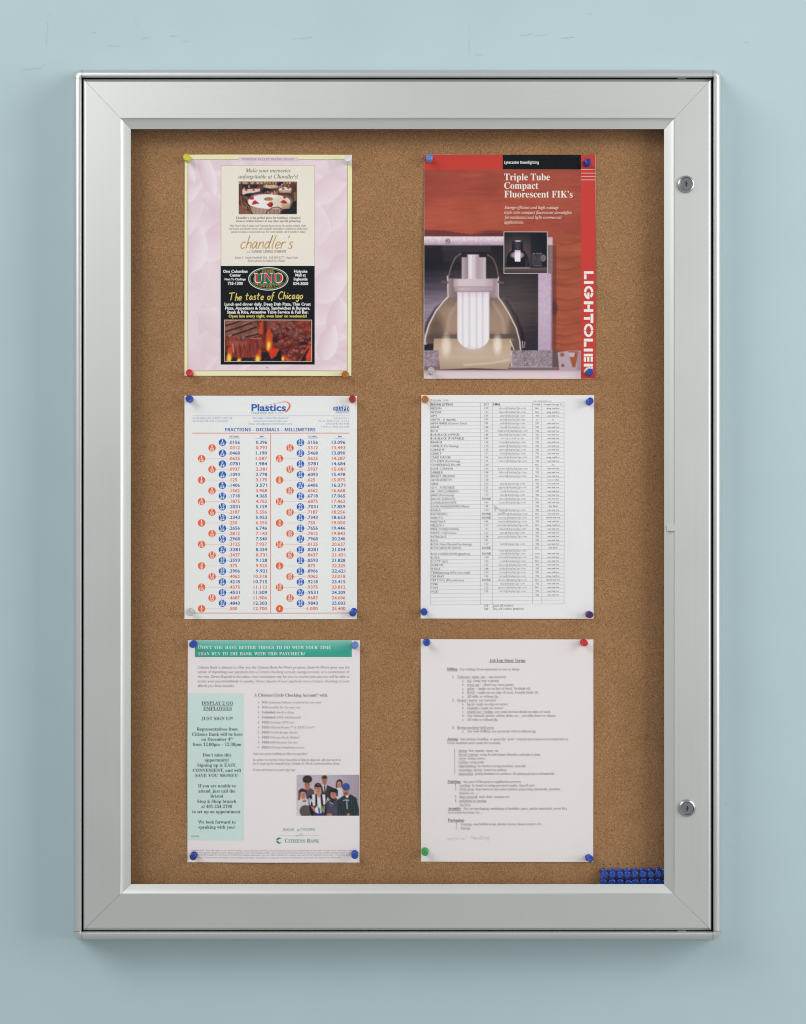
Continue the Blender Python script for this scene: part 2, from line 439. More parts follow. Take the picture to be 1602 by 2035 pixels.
def set_text(jobs):
    """every glyph is evaluated once per weight and fineness; lines are then set from the glyphs and their advances"""
    want, objs = {}, {}
    for j in jobs:
        body, style, cap, res = j[1], j[6], j[5], j[11]
        res = res or (1 if cap < 5 else 2 if cap < 9 else 5)
        for ch in set(body): want[(ch, style, res)] = 1
    def column(lines, off, shear, res):
        """one text object with a line per glyph, taken apart again by height"""
        cu = bpy.data.curves.new('lettering', 'FONT'); cu.body = '\n'.join(lines); cu.space_line = 3.0
        cu.offset = off; cu.shear = shear; cu.resolution_u = res; cu.fill_mode = 'FRONT'
        o = bpy.data.objects.new('lettering', cu); C.objects.link(o); return o
    groups = {}
    for ch, style, res in want:
        if ch != ' ': groups.setdefault((style, res), []).append(ch)
        g = groups.setdefault((style, 'w'), ['I'])
        if ch not in g[1:]: g.append(ch)
    objs = {}
    for (style, res), chs in groups.items():
        if res == 'w': lines = ['II'] + ['I' + STY[style](c)[0] + 'I' for c in chs[1:]]; objs[(style, res)] = column(lines, 0, 0, 1)
        else: objs[(style, res)] = column([STY[style](c)[0] for c in chs], STY[style]('a')[1], STY[style]('a')[2], res)
    bpy.context.view_layer.update()
    dg = bpy.context.evaluated_depsgraph_get(); data = {}
    for key, o in objs.items():
        ev = o.evaluated_get(dg); me = ev.to_mesh()
        co = np.zeros(len(me.vertices) * 3, 'f'); me.vertices.foreach_get('co', co); co = co.reshape(-1, 3)[:, :2].astype(float)
        row = np.round((.3 - co[:, 1]) / 3.0).astype(int); polys = [tuple(p.vertices) for p in me.polygons]; ev.to_mesh_clear()
        byrow = {}
        for q in polys: byrow.setdefault(row[q[0]], []).append(q)
        for k, ch in enumerate(groups[key]):
            idx = np.nonzero(row == k)[0]; back = {int(v): n for n, v in enumerate(idx)}; c2 = co[idx] + (0, 3.0 * k)
            kk = 'II' if key[1] == 'w' and k == 0 else (ch, key[0], key[1])
            data[kk if kk != 'II' else ('II', key[0], 'w')] = (c2, [tuple(back[i] for i in q) for q in byrow.get(k, [])])
    for o in objs.values():
        cu = o.data; bpy.data.objects.remove(o); bpy.data.curves.remove(cu)
    for (p, body, x0, x1, base, cap, style, col, layer, align, warp, res, nat) in jobs:
        res = res or (1 if cap < 5 else 2 if cap < 9 else 5)
        vs, fs, n, pen = [], [], 0, 0.; w2 = np.ptp(data[('II', style, 'w')][0][:, 0])
        for ch in body:
            if ch != ' ':
                co, fa = data[(ch, style, res)]
                vs.append(co + (pen, 0)); fs += [tuple(i + n for i in q) for q in fa]; n += len(co)
            pen += np.ptp(data[(ch, style, 'w')][0][:, 0]) - w2
        co = np.concatenate(vs)
        sy = cap / .69; lo, hi = co[:, 0].min(), co[:, 0].max()
        if x0 is not None and x1 is not None: sx = (x1 - x0) / (hi - lo); ox = x0
        else:
            sx = sy * nat; wd = (hi - lo) * sx
            ox = x0 if align == 'l' else (x1 - wd if align == 'r' else x0 - wd / 2)
        px = ox + (co[:, 0] - lo) * sx; py = base - co[:, 1] * sy
        if warp: px, py = warp(px, py)
        p.add(px, py, fs, col, layer)

# ---- handwriting: single strokes
HW = {'T': [[(0, 1.9), (.7, 2.0), (1.35, 2.02)], [(.68, 2.0), (.6, 1.0), (.5, 0)]],
      'h': [[(.16, 2), (.08, 1), (0, 0)], [(.03, .5), (.25, .92), (.5, .9), (.56, .5), (.56, 0)]],
      'e': [[(.03, .5), (.4, .52), (.6, .65), (.5, .95), (.22, .95), (.02, .5), (.18, .05), (.62, .14)]],
      't': [[(.36, 1.75), (.28, .8), (.25, .15), (.5, 0)], [(0, 1.1), (.35, 1.12), (.72, 1.16)]],
      'a': [[(.58, .88), (.3, 1), (.03, .5), (.2, .02), (.48, .4), (.6, .9), (.58, .2), (.74, 0)]],
      's': [[(.5, .88), (.25, 1), (.08, .72), (.42, .42), (.36, .04), (0, .08)]],
      'o': [[(.4, 1), (.08, .8), (.04, .25), (.3, 0), (.56, .3), (.58, .8), (.38, 1)]],
      'f': [[(.75, 1.85), (.5, 2), (.36, 1.5), (.3, .6), (.2, -.35)], [(.05, .98), (.35, 1.0), (.68, 1.06)]],
      'C': [[(1, 1.75), (.65, 2.05), (.15, 1.4), (.08, .6), (.42, .02), (.95, .25)]],
      'i': [[(.12, 1), (.1, .5), (.1, 0)], [(.14, 1.4), (.16, 1.5), (.18, 1.58)]],
      'c': [[(.55, .82), (.3, 1), (.03, .5), (.22, .02), (.6, .16)]],
      'g': [[(.6, .86), (.3, 1), (.03, .55), (.2, .08), (.5, .4), (.62, .92), (.58, -.3), (.3, -.75), (0, -.5)]],
      'n': [[(.04, 1), (.02, .5), (0, 0)], [(.02, .55), (.28, .95), (.5, .92), (.55, .4), (.62, 0)]],
      'm': [[(.04, 1), (.02, .5), (0, 0)], [(.02, .6), (.22, .95), (.36, .8), (.38, 0)], [(.38, .6), (.6, .95), (.74, .8), (.8, 0)]],
      'd': [[(.56, .85), (.3, 1), (.03, .5), (.2, .02), (.48, .3), (.62, 1), (.76, 2), (.6, .9), (.58, .2), (.72, 0)]],
      'l': [[(.3, 2), (.14, 1), (.08, .2), (.24, 0)]], 'r': [[(.06, 1), (.03, .5), (0, 0)], [(.02, .5), (.24, .92), (.52, .95)]],
      "'": [[(.14, 1.95), (.1, 1.75), (.04, 1.55)]], 'w': [[(0, 1), (.18, 0), (.42, .8), (.6, 0), (.86, 1)]],
      'H': [[(.05, 2), (.02, 1), (0, 0)], [(.8, 2), (.78, 1), (.76, 0)], [(0, 1.0), (.4, 1.02), (.8, 1.05)]],
      'b': [[(.1, 2), (.02, .9), (.02, .1), (.35, 0), (.56, .5), (.3, .95), (.02, .6)]],
      'u': [[(0, 1), (.05, .2), (.3, 0), (.52, .5), (.56, 1), (.54, .3), (.68, 0)]]}
def cat(pts, n=5):
    p = np.array(pts, float)
    if len(p) < 3: return p
    q = np.concatenate([[2 * p[0] - p[1]], p, [2 * p[-1] - p[-2]]]); out = []
    for i in range(len(p) - 1):
        a, b, c, d = q[i:i + 4]
        for t in np.linspace(0, 1, n, endpoint=False):
            out.append(.5 * ((2 * b) + (-a + c) * t + (2 * a - 5 * b + 4 * c - d) * t * t + (-a + 3 * b - 3 * c + d) * t ** 3))
    out.append(p[-1]); return np.array(out)
def hand(part, body, x0, x1, base, xh, wd, col, layer, slant=.15, rise=0., gap=.22, jit=.0):
    tot = 0; adv = []
    for ch in body:
        if ch == ' ': adv.append((None, tot)); tot += .7; continue
        g = HW[ch]; wd_ = max(p[0] for st in g for p in st); adv.append((g, tot)); tot += wd_ + gap
    sx = (x1 - x0) / tot
    for g, at in adv:
        if not g: continue
        jj = rng.uniform(-jit, jit)
        for st in g:
            p = cat(st); X = (p[:, 0] + at) * sx + p[:, 1] * slant * xh + x0
            Y = base - (p[:, 1] + jj) * xh - rise * (X - x0)
            part.stroke(np.stack([X, Y], 1), wd, col, layer)

# ---- printed photographs: colours painted in numpy and carried by the vertices of a fine grid
def vn(h, w, cy, cx, seed, oct_=3):
    r = np.random.RandomState(seed); out = np.zeros((h, w)); amp = 1.; tot = 0
    for _ in range(oct_):
        gh, gw = max(2, int(h / cy) + 3), max(2, int(w / cx) + 3)
        g = r.rand(gh, gw); yy = np.linspace(0, gh - 1.001, h); xx = np.linspace(0, gw - 1.001, w)
        y0 = yy.astype(int); x0 = xx.astype(int); fy = (yy - y0)[:, None]; fx = (xx - x0)[None, :]
        fy = fy * fy * (3 - 2 * fy); fx = fx * fx * (3 - 2 * fx)
        a = g[y0][:, x0] * (1 - fx) + g[y0][:, x0 + 1] * fx; b = g[y0 + 1][:, x0] * (1 - fx) + g[y0 + 1][:, x0 + 1] * fx
        out += amp * (a * (1 - fy) + b * fy); tot += amp; amp *= .5; cy /= 2; cx /= 2
    return out / tot
class Paint:
    def __init__(s, x0, y0, x1, y1, nx, ny, ss=2):
        s.b = (x0, y0, x1, y1); s.nx, s.ny, s.ss = nx, ny, ss
        s.W, s.H = nx * ss, ny * ss
        xs = x0 + (x1 - x0) * (np.arange(s.W) + .5) / s.W; ys = y0 + (y1 - y0) * (np.arange(s.H) + .5) / s.H
        s.X, s.Y = np.meshgrid(xs, ys); s.img = np.zeros((s.H, s.W, 3))
    def put(s, mask, col, a=1.):
        m = (mask.astype(float) * a)[..., None]
        c = np.asarray(col, float)
        s.img = s.img * (1 - m) + c * m
    def blur(s, k):
        for ax in (0, 1):
            acc = sum(np.roll(np.pad(s.img, ((k, k), (k, k), (0, 0)), mode='edge'), d, ax) for d in range(-k, k + 1)) / (2 * k + 1)
            s.img = acc[k:-k, k:-k]
    def n(s, cy, cx, seed, o=3): return vn(s.H, s.W, cy * s.ss, cx * s.ss, seed, o)
    def rect(s, x0, y0, x1, y1, c, a=1.): s.put((s.X >= x0) & (s.X < x1) & (s.Y >= y0) & (s.Y < y1), c, a)
    def ell(s, cx, cy, rx, ry, c, a=1., soft=0., rot=0.):
        dx, dy = s.X - cx, s.Y - cy
        if rot: k, q = math.cos(R(rot)), math.sin(R(rot)); dx, dy = dx * k + dy * q, -dx * q + dy * k
        d = np.sqrt((dx / rx) ** 2 + (dy / ry) ** 2)
        s.put(np.clip((1 - d) / soft + .5, 0, 1) if soft else d < 1, c, a)
    def pip(s, pts):
        p = pts; ins = np.zeros(s.X.shape, bool); n = len(p)
        xs = [q[0] for q in p]; ys = [q[1] for q in p]
        for i in range(n):
            (xa, ya), (xb, yb) = p[i], p[(i + 1) % n]
            if ya == yb: continue
            c = ((ya > s.Y) != (yb > s.Y)) & (s.X < (xb - xa) * (s.Y - ya) / (yb - ya) + xa)
            ins ^= c
        return ins
    def poly(s, pts, c, a=1.): s.put(s.pip(pts), c, a)
    def line(s, pts, wd, c, a=1.):
        d = np.full(s.X.shape, 1e9)
        for (xa, ya), (xb, yb) in zip(pts[:-1], pts[1:]):
            vx, vy = xb - xa, yb - ya; t = np.clip(((s.X - xa) * vx + (s.Y - ya) * vy) / (vx * vx + vy * vy + 1e-9), 0, 1)
            d = np.minimum(d, np.hypot(s.X - xa - t * vx, s.Y - ya - t * vy))
        s.put(np.clip((wd / 2 - d) / (wd * .25) + .5, 0, 1), c, a)
    def vgrad(s, mask, stops, a=1., axis='y'):
        Q = s.Y if axis == 'y' else s.X
        p = [q[0] for q in stops]; c = np.stack([np.interp(Q, p, [q[1][k] for q in stops]) for k in range(3)], -1)
        s.put(mask, c, a)
    def box(s, x0, y0, x1, y1): return (s.X >= x0) & (s.X < x1) & (s.Y >= y0) & (s.Y < y1)
    def lay(s, sheet, name, px, layer, parent=None, contrast=1.):
        im = s.img.reshape(s.ny, s.ss, s.nx, s.ss, 3).mean((1, 3))
        im = np.clip(im, 4, 250)
        col = np.clip(lin(im) / LUM, 0, .9)
        x0, y0, x1, y1 = px
        gx, gy = np.meshgrid(np.linspace(x0, x1, s.nx), np.linspace(y0, y1, s.ny))
        v = sheet.pt(gx.ravel(), gy.ravel(), layer); nx, ny = s.nx, s.ny
        idx = np.arange(nx * ny).reshape(ny, nx)
        f = np.stack([idx[:-1, :-1], idx[1:, :-1], idx[1:, 1:], idx[:-1, 1:]], -1).reshape(-1, 4)
        me = bpy.data.meshes.new(name)
        me.vertices.add(len(v)); me.vertices.foreach_set('co', v.ravel())
        me.loops.add(f.size); me.loops.foreach_set('vertex_index', f.ravel().astype('i'))
        me.polygons.add(len(f)); me.polygons.foreach_set('loop_start', np.arange(0, f.size, 4, dtype='i'))
        me.update(calc_edges=True); me.validate()
        at = me.attributes.new('print_colour', 'FLOAT_COLOR', 'POINT')
        rgba = np.ones((len(v), 4)); rgba[:, :3] = col.reshape(-1, 3); at.data.foreach_set('color', rgba.ravel())
        me.materials.append(M_PRINT)
        o = bpy.data.objects.new(name, me); C.objects.link(o); o.parent = parent if parent is not None else sheet.root
        return o

SHEETS = []
WHITE = (240, 236, 236)
# ================================================================== 1 dining advertisements
s = Sheet('restaurant_flyer', 'pink petal-patterned sheet with two restaurant advertisements, its cream border pinned at the corners', 'flyer',
          [(367.5, 307.6), (699.8, 308), (698.3, 747.4), (366.8, 746.8)], (238, 233, 188), (.0008, .001, .0005, .0018, .001), 1); SHEETS.append(s)
P = Paint(0, 0, 316, 419, 158, 210, 2)
P.img[:] = (231, 211, 220)
nn = P.n(40, 40, 3, 4)[..., None]; P.img += (nn - .5) * np.array([16, 26, 20])
r = np.random.RandomState(5)
for k in range(80):
    cx, cy = r.uniform(-20, 336), r.uniform(-20, 440); ln, wd = r.uniform(26, 62), r.uniform(14, 30); rot = r.uniform(0, 180)
    dx, dy = P.X - cx, P.Y - cy; a = R(rot); q, t = dx * math.cos(a) + dy * math.sin(a), -dx * math.sin(a) + dy * math.cos(a)
    wv = wd * np.clip(1 - (q / ln) ** 2, 0, 1) ** .75 * (1 + .25 * q / ln)
    m = np.clip((wv - np.abs(t)) / 1.2, 0, 1)
    sh = np.clip((t / np.maximum(wv, 1) + 1) / 2, 0, 1)[..., None]
    tone = r.uniform(0, 1)
    c0 = np.array([243, 232, 236]) * (1 - .6 * tone) + np.array([224, 196, 209]) * .6 * tone; c1 = np.array([221, 192, 205]) * (1 - .4 * tone) + np.array([238, 224, 230]) * .4 * tone
    al = (m * r.uniform(.6, .95))[..., None]
    P.img = P.img * (1 - al) + (c0 * (1 - sh) + c1 * sh) * al
    rim = np.exp(-((wv - np.abs(t)) / 1.0) ** 2) * (wv > 3) * (t < 0)
    P.put(rim, (244, 234, 238), .45)
P.lay(s, 'petal_print', (373.9, 317.8, 690.3, 737), 1)
b = s.part('border_line'); b.frame(373.4, 317.3, 690.8, 737.5, .8, (176, 120, 122), 2)
b = s.part('title_tab'); b.rect(477, 312.8, 590, 320.4, (226, 205, 216), 2.4); b.disc(477, 316.6, 3, 3.8, (226, 205, 216), 2.4); b.disc(590, 316.6, 3, 3.8, (226, 205, 216), 2.4)
b2 = s.part('lettering', b); b2.text('PIONEER VALLEY DINING GUIDE', 482, 584.4, 319.2, 4.1, 'r', (176, 140, 166), 3.4)
b = s.part('cream_panel'); b.rect(439.4, 329.4, 626, 529, (190, 160, 110), 2); b.rect(440.1, 330.1, 625.3, 529, (234, 226, 215), 3)
t = s.part('heading_lettering', b)
DK, MD, LT = (84, 76, 74), (128, 118, 112), (158, 149, 143)
t.text('Make your memories', 488.2, 577.7, 343.1, 7.6, 'ri', DK, 4); t.text("unforgettable at Chandler's!", 474.3, 592.6, 355.2, 7.6, 'ri', DK, 4)
t = s.part('paragraph_lettering', b)
for y, x0, x1, c, q in ((435.6, 469.7, 597.4, MD, 'Chandler\u2019s is the perfect place for weddings, rehearsal'), (442, 469.7, 597.8, MD, 'dinners, bridal showers or any other special gathering!'),
                        (451.1, 457.9, 608.7, LT, 'Our West Cellar Lounge and Vermont Room create the perfect setting, while'), (457, 456.2, 611.6, LT, 'our lunch and dinner menus and candlelit atmosphere combine to make your'),
                        (463.2, 459.3, 608, LT, 'special occasion a memorable one. For more details, call Chandler\u2019s today!')):
    t.text(q, x0, x1, y, 4.6 if c is MD else 4.1, 'r', c, 4)
t = s.part('address_lettering', b); t.text('Route 5 \u00b7 South Deerfield, MA \u00b7 413-665-1277 \u00b7 Open Daily', 467.6, 593.3, 514.6, 4.1, 'r', LT, 4)
t.text('at the', 490.6, 499, 502.8, 3.2, 'ri', LT, 4); t.text('YANKEE CANDLE COMPANY', 500.4, 570, 502.8, 5, 'r', MD, 4)
t.text('Reservations Accepted for Dinner', 492.5, 567.7, 521, 4.4, 'ri', MD, 4)
t = s.part('script_logo', b); hand(t, "chandler's", 477.6, 583, 494.6, 13.2, 1.9, (194, 156, 84), 4, slant=.22, gap=.16)
# table photograph (painted in its own 1602-wide zoom units)
P = Paint(65, 85, 1527, 905, 116, 66, 3)
P.img[:] = (74, 48, 42); P.vgrad(P.box(0, 0, 2000, 1000), [(85, (120, 84, 60)), (180, (70, 46, 46)), (420, (84, 50, 44)), (905, (60, 36, 34))])
nz = P.n(6, 5, 21, 3)[..., None]; P.img *= (.6 + .9 * nz)
for x, w_ in ((230, 75), (405, 50), (545, 45), (640, 34), (90, 25)): P.ell(x, 125, w_, 26, (215, 190, 165), .8, .4)
for x in range(700, 1480, 70): P.rect(x, 88, x + 34, 150, (200, 165, 115), .7)
P.rect(1040, 88, 1165, 200, (26, 24, 42)); P.rect(150, 170, 560, 250, (36, 26, 36), .8)
rr = np.random.RandomState(3)
for k in range(60):
    x, y = rr.uniform(680, 1440), rr.uniform(95, 270); P.ell(x, y, rr.uniform(10, 28), rr.uniform(8, 30), [(210, 175, 130), (150, 60, 48), (236, 214, 190), (96, 54, 46)][k % 4], .6, .5)
P.ell(1230, 290, 170, 60, (236, 222, 205), .95, .2); P.poly([(1060, 300), (1390, 300), (1370, 370), (1090, 370)], (190, 160, 140), .8)
P.poly([(155, 290), (600, 260), (600, 330), (200, 420), (160, 400)], (232, 214, 200), .95); P.ell(880, 215, 190, 42, (226, 196, 168), .85, .4)
for x, y in ((255, 300), (440, 300), (540, 255), (1040, 265), (1180, 270), (1310, 250)): P.ell(x, y, 32, 26, (186, 44, 44), .95, .3)
for x, y in ((325, 215), (200, 270), (760, 190), (940, 200), (1140, 185)): P.ell(x, y, 16, 38, (236, 200, 160), .8, .5)
P.poly([(610, 400), (640, 300), (740, 250), (850, 280), (880, 330), (760, 340), (690, 400)], (24, 20, 32))
P.poly([(175, 440), (230, 395), (390, 370), (350, 470)], (22, 22, 34)); P.ell(990, 360, 60, 45, (90, 60, 66), .9, .3)
for k in range(26):
    x, y = rr.uniform(650, 1050), rr.uniform(340, 440); P.ell(x, y, rr.uniform(8, 20), rr.uniform(14, 38), [(225, 165, 110), (200, 80, 60), (245, 225, 205), (160, 110, 70)][k % 4], .75, .5)
P.rect(1380, 100, 1527, 560, (70, 44, 34), .55); P.rect(1450, 350, 1510, 570, (176, 130, 84), .5)
# big round table
P.poly([(300, 620), (1350, 620), (1330, 790), (1150, 800), (1080, 905), (420, 905), (360, 720)], (172, 140, 124))
for x in range(400, 1100, 46): P.line([(x, 700), (x - 10 + (x % 3) * 12, 905)], 16, (205, 178, 160) if (x // 46) % 2 else (140, 108, 98), .6)
P.ell(825, 590, 535, 178, (243, 238, 236)); P.ell(1120, 600, 250, 150, (226, 205, 172), .75, .7); P.ell(700, 480, 300, 80, (240, 236, 238), .8, .4)
P.ell(1240, 700, 110, 100, (176, 140, 104), .6, .6)
P.ell(815, 525, 115, 46, (140, 140, 96), .95, .3); P.ell(845, 515, 60, 34, (214, 98, 66), .95, .4); P.ell(740, 535, 36, 24, (110, 124, 84), .8, .4)
for p in ([(395, 660), (420, 590), (480, 552), (540, 600), (590, 640), (500, 650), (420, 672)], [(765, 660), (840, 605), (905, 600), (935, 660), (880, 740), (810, 715)],
          [(1100, 605), (1180, 545), (1240, 570), (1280, 630), (1180, 640)], [(335, 540), (370, 475), (430, 465), (455, 520), (420, 545)], [(1175, 500), (1190, 440), (1240, 440), (1260, 490), (1215, 520)]):
    P.poly(p, (188, 40, 40))
P.poly([(860, 690), (905, 605), (935, 660), (880, 740)], (120, 24, 34)); P.poly([(1190, 600), (1240, 570), (1280, 630)], (110, 24, 36))
P.poly([(1150, 780), (1360, 760), (1420, 600), (1527, 560), (1527, 905), (1080, 905)], (22, 26, 36)); P.poly([(65, 680), (230, 700), (400, 905), (65, 905)], (132, 84, 68))
for pts in ([(120, 460), (140, 640), (230, 780)], [(190, 600), (290, 690), (420, 890)], [(250, 660), (260, 780), (250, 905)], [(180, 470), (260, 480), (300, 600)]): P.line(pts, 20, (170, 116, 76), .85)
P.line([(200, 780), (300, 800), (400, 870), (425, 905)], 26, (84, 44, 36)); P.line([(740, 905), (800, 810), (920, 740), (1060, 725), (1160, 790), (1130, 905)], 24, (92, 50, 40))
for x in range(830, 1130, 46): P.line([(x, 790), (x + 8, 905)], 12, (100, 62, 52), .9)
P.img = P.img * .93 + 8; P.blur(1)
b = s.part('photo_edge'); b.rect(474.7, 361, 590.7, 426.5, (200, 170, 120), 4)
P.lay(s, 'table_photo', (475.3, 361.6, 590.1, 425.9), 5)
# black advertisement
b = s.part('black_panel'); b.rect(439.1, 529, 625.6, 724.7, (15, 19, 25), 3.4)
WT, YL, GD = (238, 236, 238), (226, 205, 110), (196, 160, 96)
tL = s.part('address_lettering', b); tR = s.part('address_lettering', b); tM = s.part('menu_lettering', b)
for q, x0, x1, y, c in (('One Columbus', 443.9, 492.7, 542.6, 5.6), ('Center', 456.8, 479.4, 550.1, 5.4), ('Next To CityStage', 447.1, 488.9, 557.5, 4.1), ('733-1300', 453.3, 483, 566.6, 5.6),
                     ('Holyoke', 584.7, 611.2, 542.6, 5.6), ('Mall at', 587.4, 608.2, 550, 5.4), ('Ingleside', 584.3, 611.6, 557.9, 5.4), ('534-3000', 582.9, 613, 567, 5.6),
                     ('Lunch and dinner daily. Deep Dish Pizza, Thin Crust', 446.9, 618, 607.7, 5.6), ('Pizza, Appetizers & Salads, Sandwiches & Burgers,', 448.1, 616.4, 615.6, 5.6), ('Steak & Ribs, Attentive Table Service & Full Bar.', 451.7, 613.4, 623.5, 5.6)):
    (tM if y > 600 else tL if x0 < 540 else tR).text(q, x0, x1, y, c, 'sx', WT, 4.4, res=2)
tM.text('Open late every night, even later on weekends!', 454.8, 610, 631.2, 5.4, 'sx', YL, 4.4, res=2)
t = s.part('slogan_lettering', b); hand(t, 'The taste of Chicago', 454.6, 603, 597.6, 7.3, 1.75, YL, 4.4, slant=.1, rise=.022, jit=.1)
lg = s.part('oval_logo', b)
ox, oy = 533.8, 554.9
lg.disc(ox, oy, 39.8, 23, (226, 232, 230), 4.4, 48); lg.disc(ox, oy, 38.4, 21.6, (46, 104, 82), 4.9, 48); lg.disc(ox, oy, 36.4, 19.6, (190, 172, 110), 5.4, 48); lg.disc(ox, oy, 35.8, 19, (22, 26, 28), 5.9, 48)
lg.disc(ox, oy + .4, 29.5, 12.4, (190, 172, 110), 6.4, 48); lg.disc(ox, oy + .4, 28.8, 11.8, (30, 112, 84), 6.9, 48)
lg.text('UNO', 504.6, 563.3, 562.6, 19.4, 'rx', (240, 232, 230), 7.6, res=4)
lg.text('UNO', 506, 562.1, 561.5, 17.2, 'r', (214, 52, 60), 8.2, res=4)
lg.text('PIZZERIA', 521, 546.6, 0, 4.6, 'r', GD, 7.6, warp=lambda x, y: (x, oy - 12.9 + y + .010 * (x - ox) ** 2))
def low(x, y):
    a = (x - ox) / 33.5; rx, ry = 33.6 + y, 17.4 + y
    return ox + rx * np.sin(a), oy + ry * np.cos(a)
lg.text('CHICAGO BAR & GRILL', ox - 38, ox + 38, 0, 4.3, 'r', GD, 7.6, warp=low)
lg.text('EST. 1943', 523.6, 544.5, 565.7, 2.2, 'r', GD, 7.6)
# grill photograph
P = Paint(65, 65, 1540, 755, 174, 82, 2)
P.img[:] = (112, 42, 34); nz = P.n(9, 9, 31, 4)[..., None]; nf = P.n(3, 3, 32, 2)[..., None]
P.img = P.img * (.55 + .9 * nz)
P.rect(65, 600, 1540, 755, (26, 20, 34), .85)
steak_top = [(65, 65), (560, 65), (640, 170), (690, 290), (560, 345), (380, 372), (150, 350), (65, 300)]
P.put(P.pip(steak_top), (0, 0, 0), 0.)
m = P.pip(steak_top)[..., None]; tx = np.array([150, 92, 78]) * (.62 + .55 * nz) * (.8 + .4 * nf); P.img = np.where(m, tx, P.img)
for a, c in (((65, 160), (330, 80)), ((65, 262), (520, 110)), ((160, 325), (610, 180)), ((350, 360), (670, 285))):
    P.line([a, ((a[0] + c[0]) / 2, (a[1] + c[1]) / 2 + 6), c], 26, (38, 26, 44), .92); P.line([(a[0], a[1] - 20), (c[0], c[1] - 20)], 9, (190, 132, 112), .35)
side = [(65, 310), (150, 352), (380, 376), (690, 350), (730, 460), (640, 690), (220, 690), (180, 560), (100, 480)]
m = P.pip(side)[..., None]; st = P.n(26, 3, 41, 3)[..., None]; P.img = np.where(m, np.array([134, 56, 46]) * (.62 + .75 * st), P.img)
for k in range(22):
    x = 150 + k * 13; P.line([(x, 425 + rr.uniform(-15, 15)), (x + rr.uniform(-6, 6), 490 + rr.uniform(-30, 10))], 7, (206, 160, 150), .55 * rr.uniform(.4, 1))
P.line([(200, 470), (206, 520), (216, 600)], 24, (206, 176, 184), .6); P.line([(495, 362), (560, 374), (690, 372)], 13, (206, 176, 182), .55); P.line([(365, 368), (400, 345)], 18, (160, 165, 190), .8)
P.line([(150, 330), (180, 318)], 20, (180, 180, 176), .7)
rib = [(760, 65), (1540, 65), (1540, 420), (1460, 500), (1370, 755), (1030, 755), (1000, 560), (900, 520), (880, 330), (800, 200)]
m = P.pip(rib)[..., None]; n2 = P.n(5, 5, 51, 3)[..., None]; n3 = P.n(14, 10, 52, 3)[..., None]
P.img = np.where(m, np.array([150, 60, 50]) * (.05 + 1.05 * n2 + .75 * n3), P.img)
for k in range(70):
    x, y = rr.uniform(800, 1520), rr.uniform(80, 660); rx, ry = rr.uniform(26, 60), rr.uniform(22, 46)
    if x < 1000 and y > 420: continue
    tn = rr.uniform(.75, 1.15)
    P.ell(x + 6, y + 12, rx * 1.1, ry * 1.1, (58, 22, 26), .6, .5); P.ell(x, y, rx, ry, (146 * tn, 66 * tn, 56 * tn), .8, .4); P.ell(x - rx * .2, y - ry * .35, rx * .5, ry * .3, (200, 156, 150), .5, .8)
for k in range(60):
    x, y = rr.uniform(800, 1520), rr.uniform(75, 640); ln = rr.uniform(10, 40)
    if x < 1000 and y > 420: continue
    P.line([(x, y), (x + ln * .3, y - ln * .5), (x + ln * .7, y - ln * .5), (x + ln, y + ln * .2)], rr.uniform(8, 13), (204, 166, 166) if k % 3 else (70, 24, 30), .7)
for cx, cy, rx, ry in ((850, 120, 70, 60), (1060, 110, 50, 50), (1170, 140, 46, 60), (960, 220, 60, 60), (1250, 310, 90, 70)): P.ell(cx, cy, rx, ry, (170, 132, 128), .35, .9)
P.rect(1280, 65, 1540, 250, (190, 74, 40), .28)
def flame(pts, core):
    P.poly(pts, (206, 76, 32), .85)
    for cx, cy, rx, ry in core: P.ell(cx, cy, rx, ry, (236, 150, 44), .8, .8); P.ell(cx, cy + ry * .2, rx * .6, ry * .8, (246, 216, 86), .95, .6)
flame([(650, 300), (660, 120), (720, 65), (740, 180), (720, 300)], [])
flame([(760, 560), (770, 300), (800, 210), (850, 230), (890, 420), (850, 600), (820, 590)], [(815, 490, 42, 90)])
flame([(110, 640), (120, 520), (190, 520), (200, 680), (160, 755), (80, 755)], [(140, 690, 44, 80)])
flame([(600, 755), (640, 560), (690, 560), (690, 720), (650, 755)], [(625, 715, 50, 70)])
flame([(260, 755), (300, 690), (360, 690), (340, 755)], [(310, 740, 36, 40)])
flame([(820, 560), (990, 540), (940, 660), (860, 720), (830, 660)], []); P.ell(880, 590, 70, 80, (226, 46, 30), .7, .7)
flame([(1440, 755), (1460, 620), (1540, 480), (1540, 755)], []); P.ell(1500, 600, 60, 120, (226, 62, 36), .7, .6)
flame([(1030, 755), (1040, 680), (1080, 680), (1090, 755)], [(1055, 705, 24, 40)])
P.poly([(900, 755), (980, 600), (1010, 560), (1030, 660), (1010, 755)], (24, 22, 30)); P.poly([(1350, 755), (1480, 540), (1510, 530), (1400, 755)], (26, 22, 30)); P.ell(925, 400, 48, 46, (36, 28, 40), .85, .4); P.ell(1400, 450, 70, 30, (40, 28, 40), .8, .5)
P.ell(745, 200, 30, 140, (44, 24, 30), .55, .8)
for x in (420, 520, 730): P.line([(x, 755), (x + 60, 690)], 16, (70, 60, 70), .6)
P.img = np.where(P.pip(rib)[..., None] & (P.Y < 640)[..., None], P.img * .86, P.img); P.blur(1)
b = s.part('photo_edge'); b.rect(446.3, 635.9, 620.3, 719.3, (206, 196, 184), 4.4)
P.lay(s, 'grill_photo', (447.5, 637.1, 619.1, 718.1), 5.2)
t = s.part('page_number'); t.text('39', 529.6, 533, 732.4, 2.6, 'r', (150, 110, 130), 2)

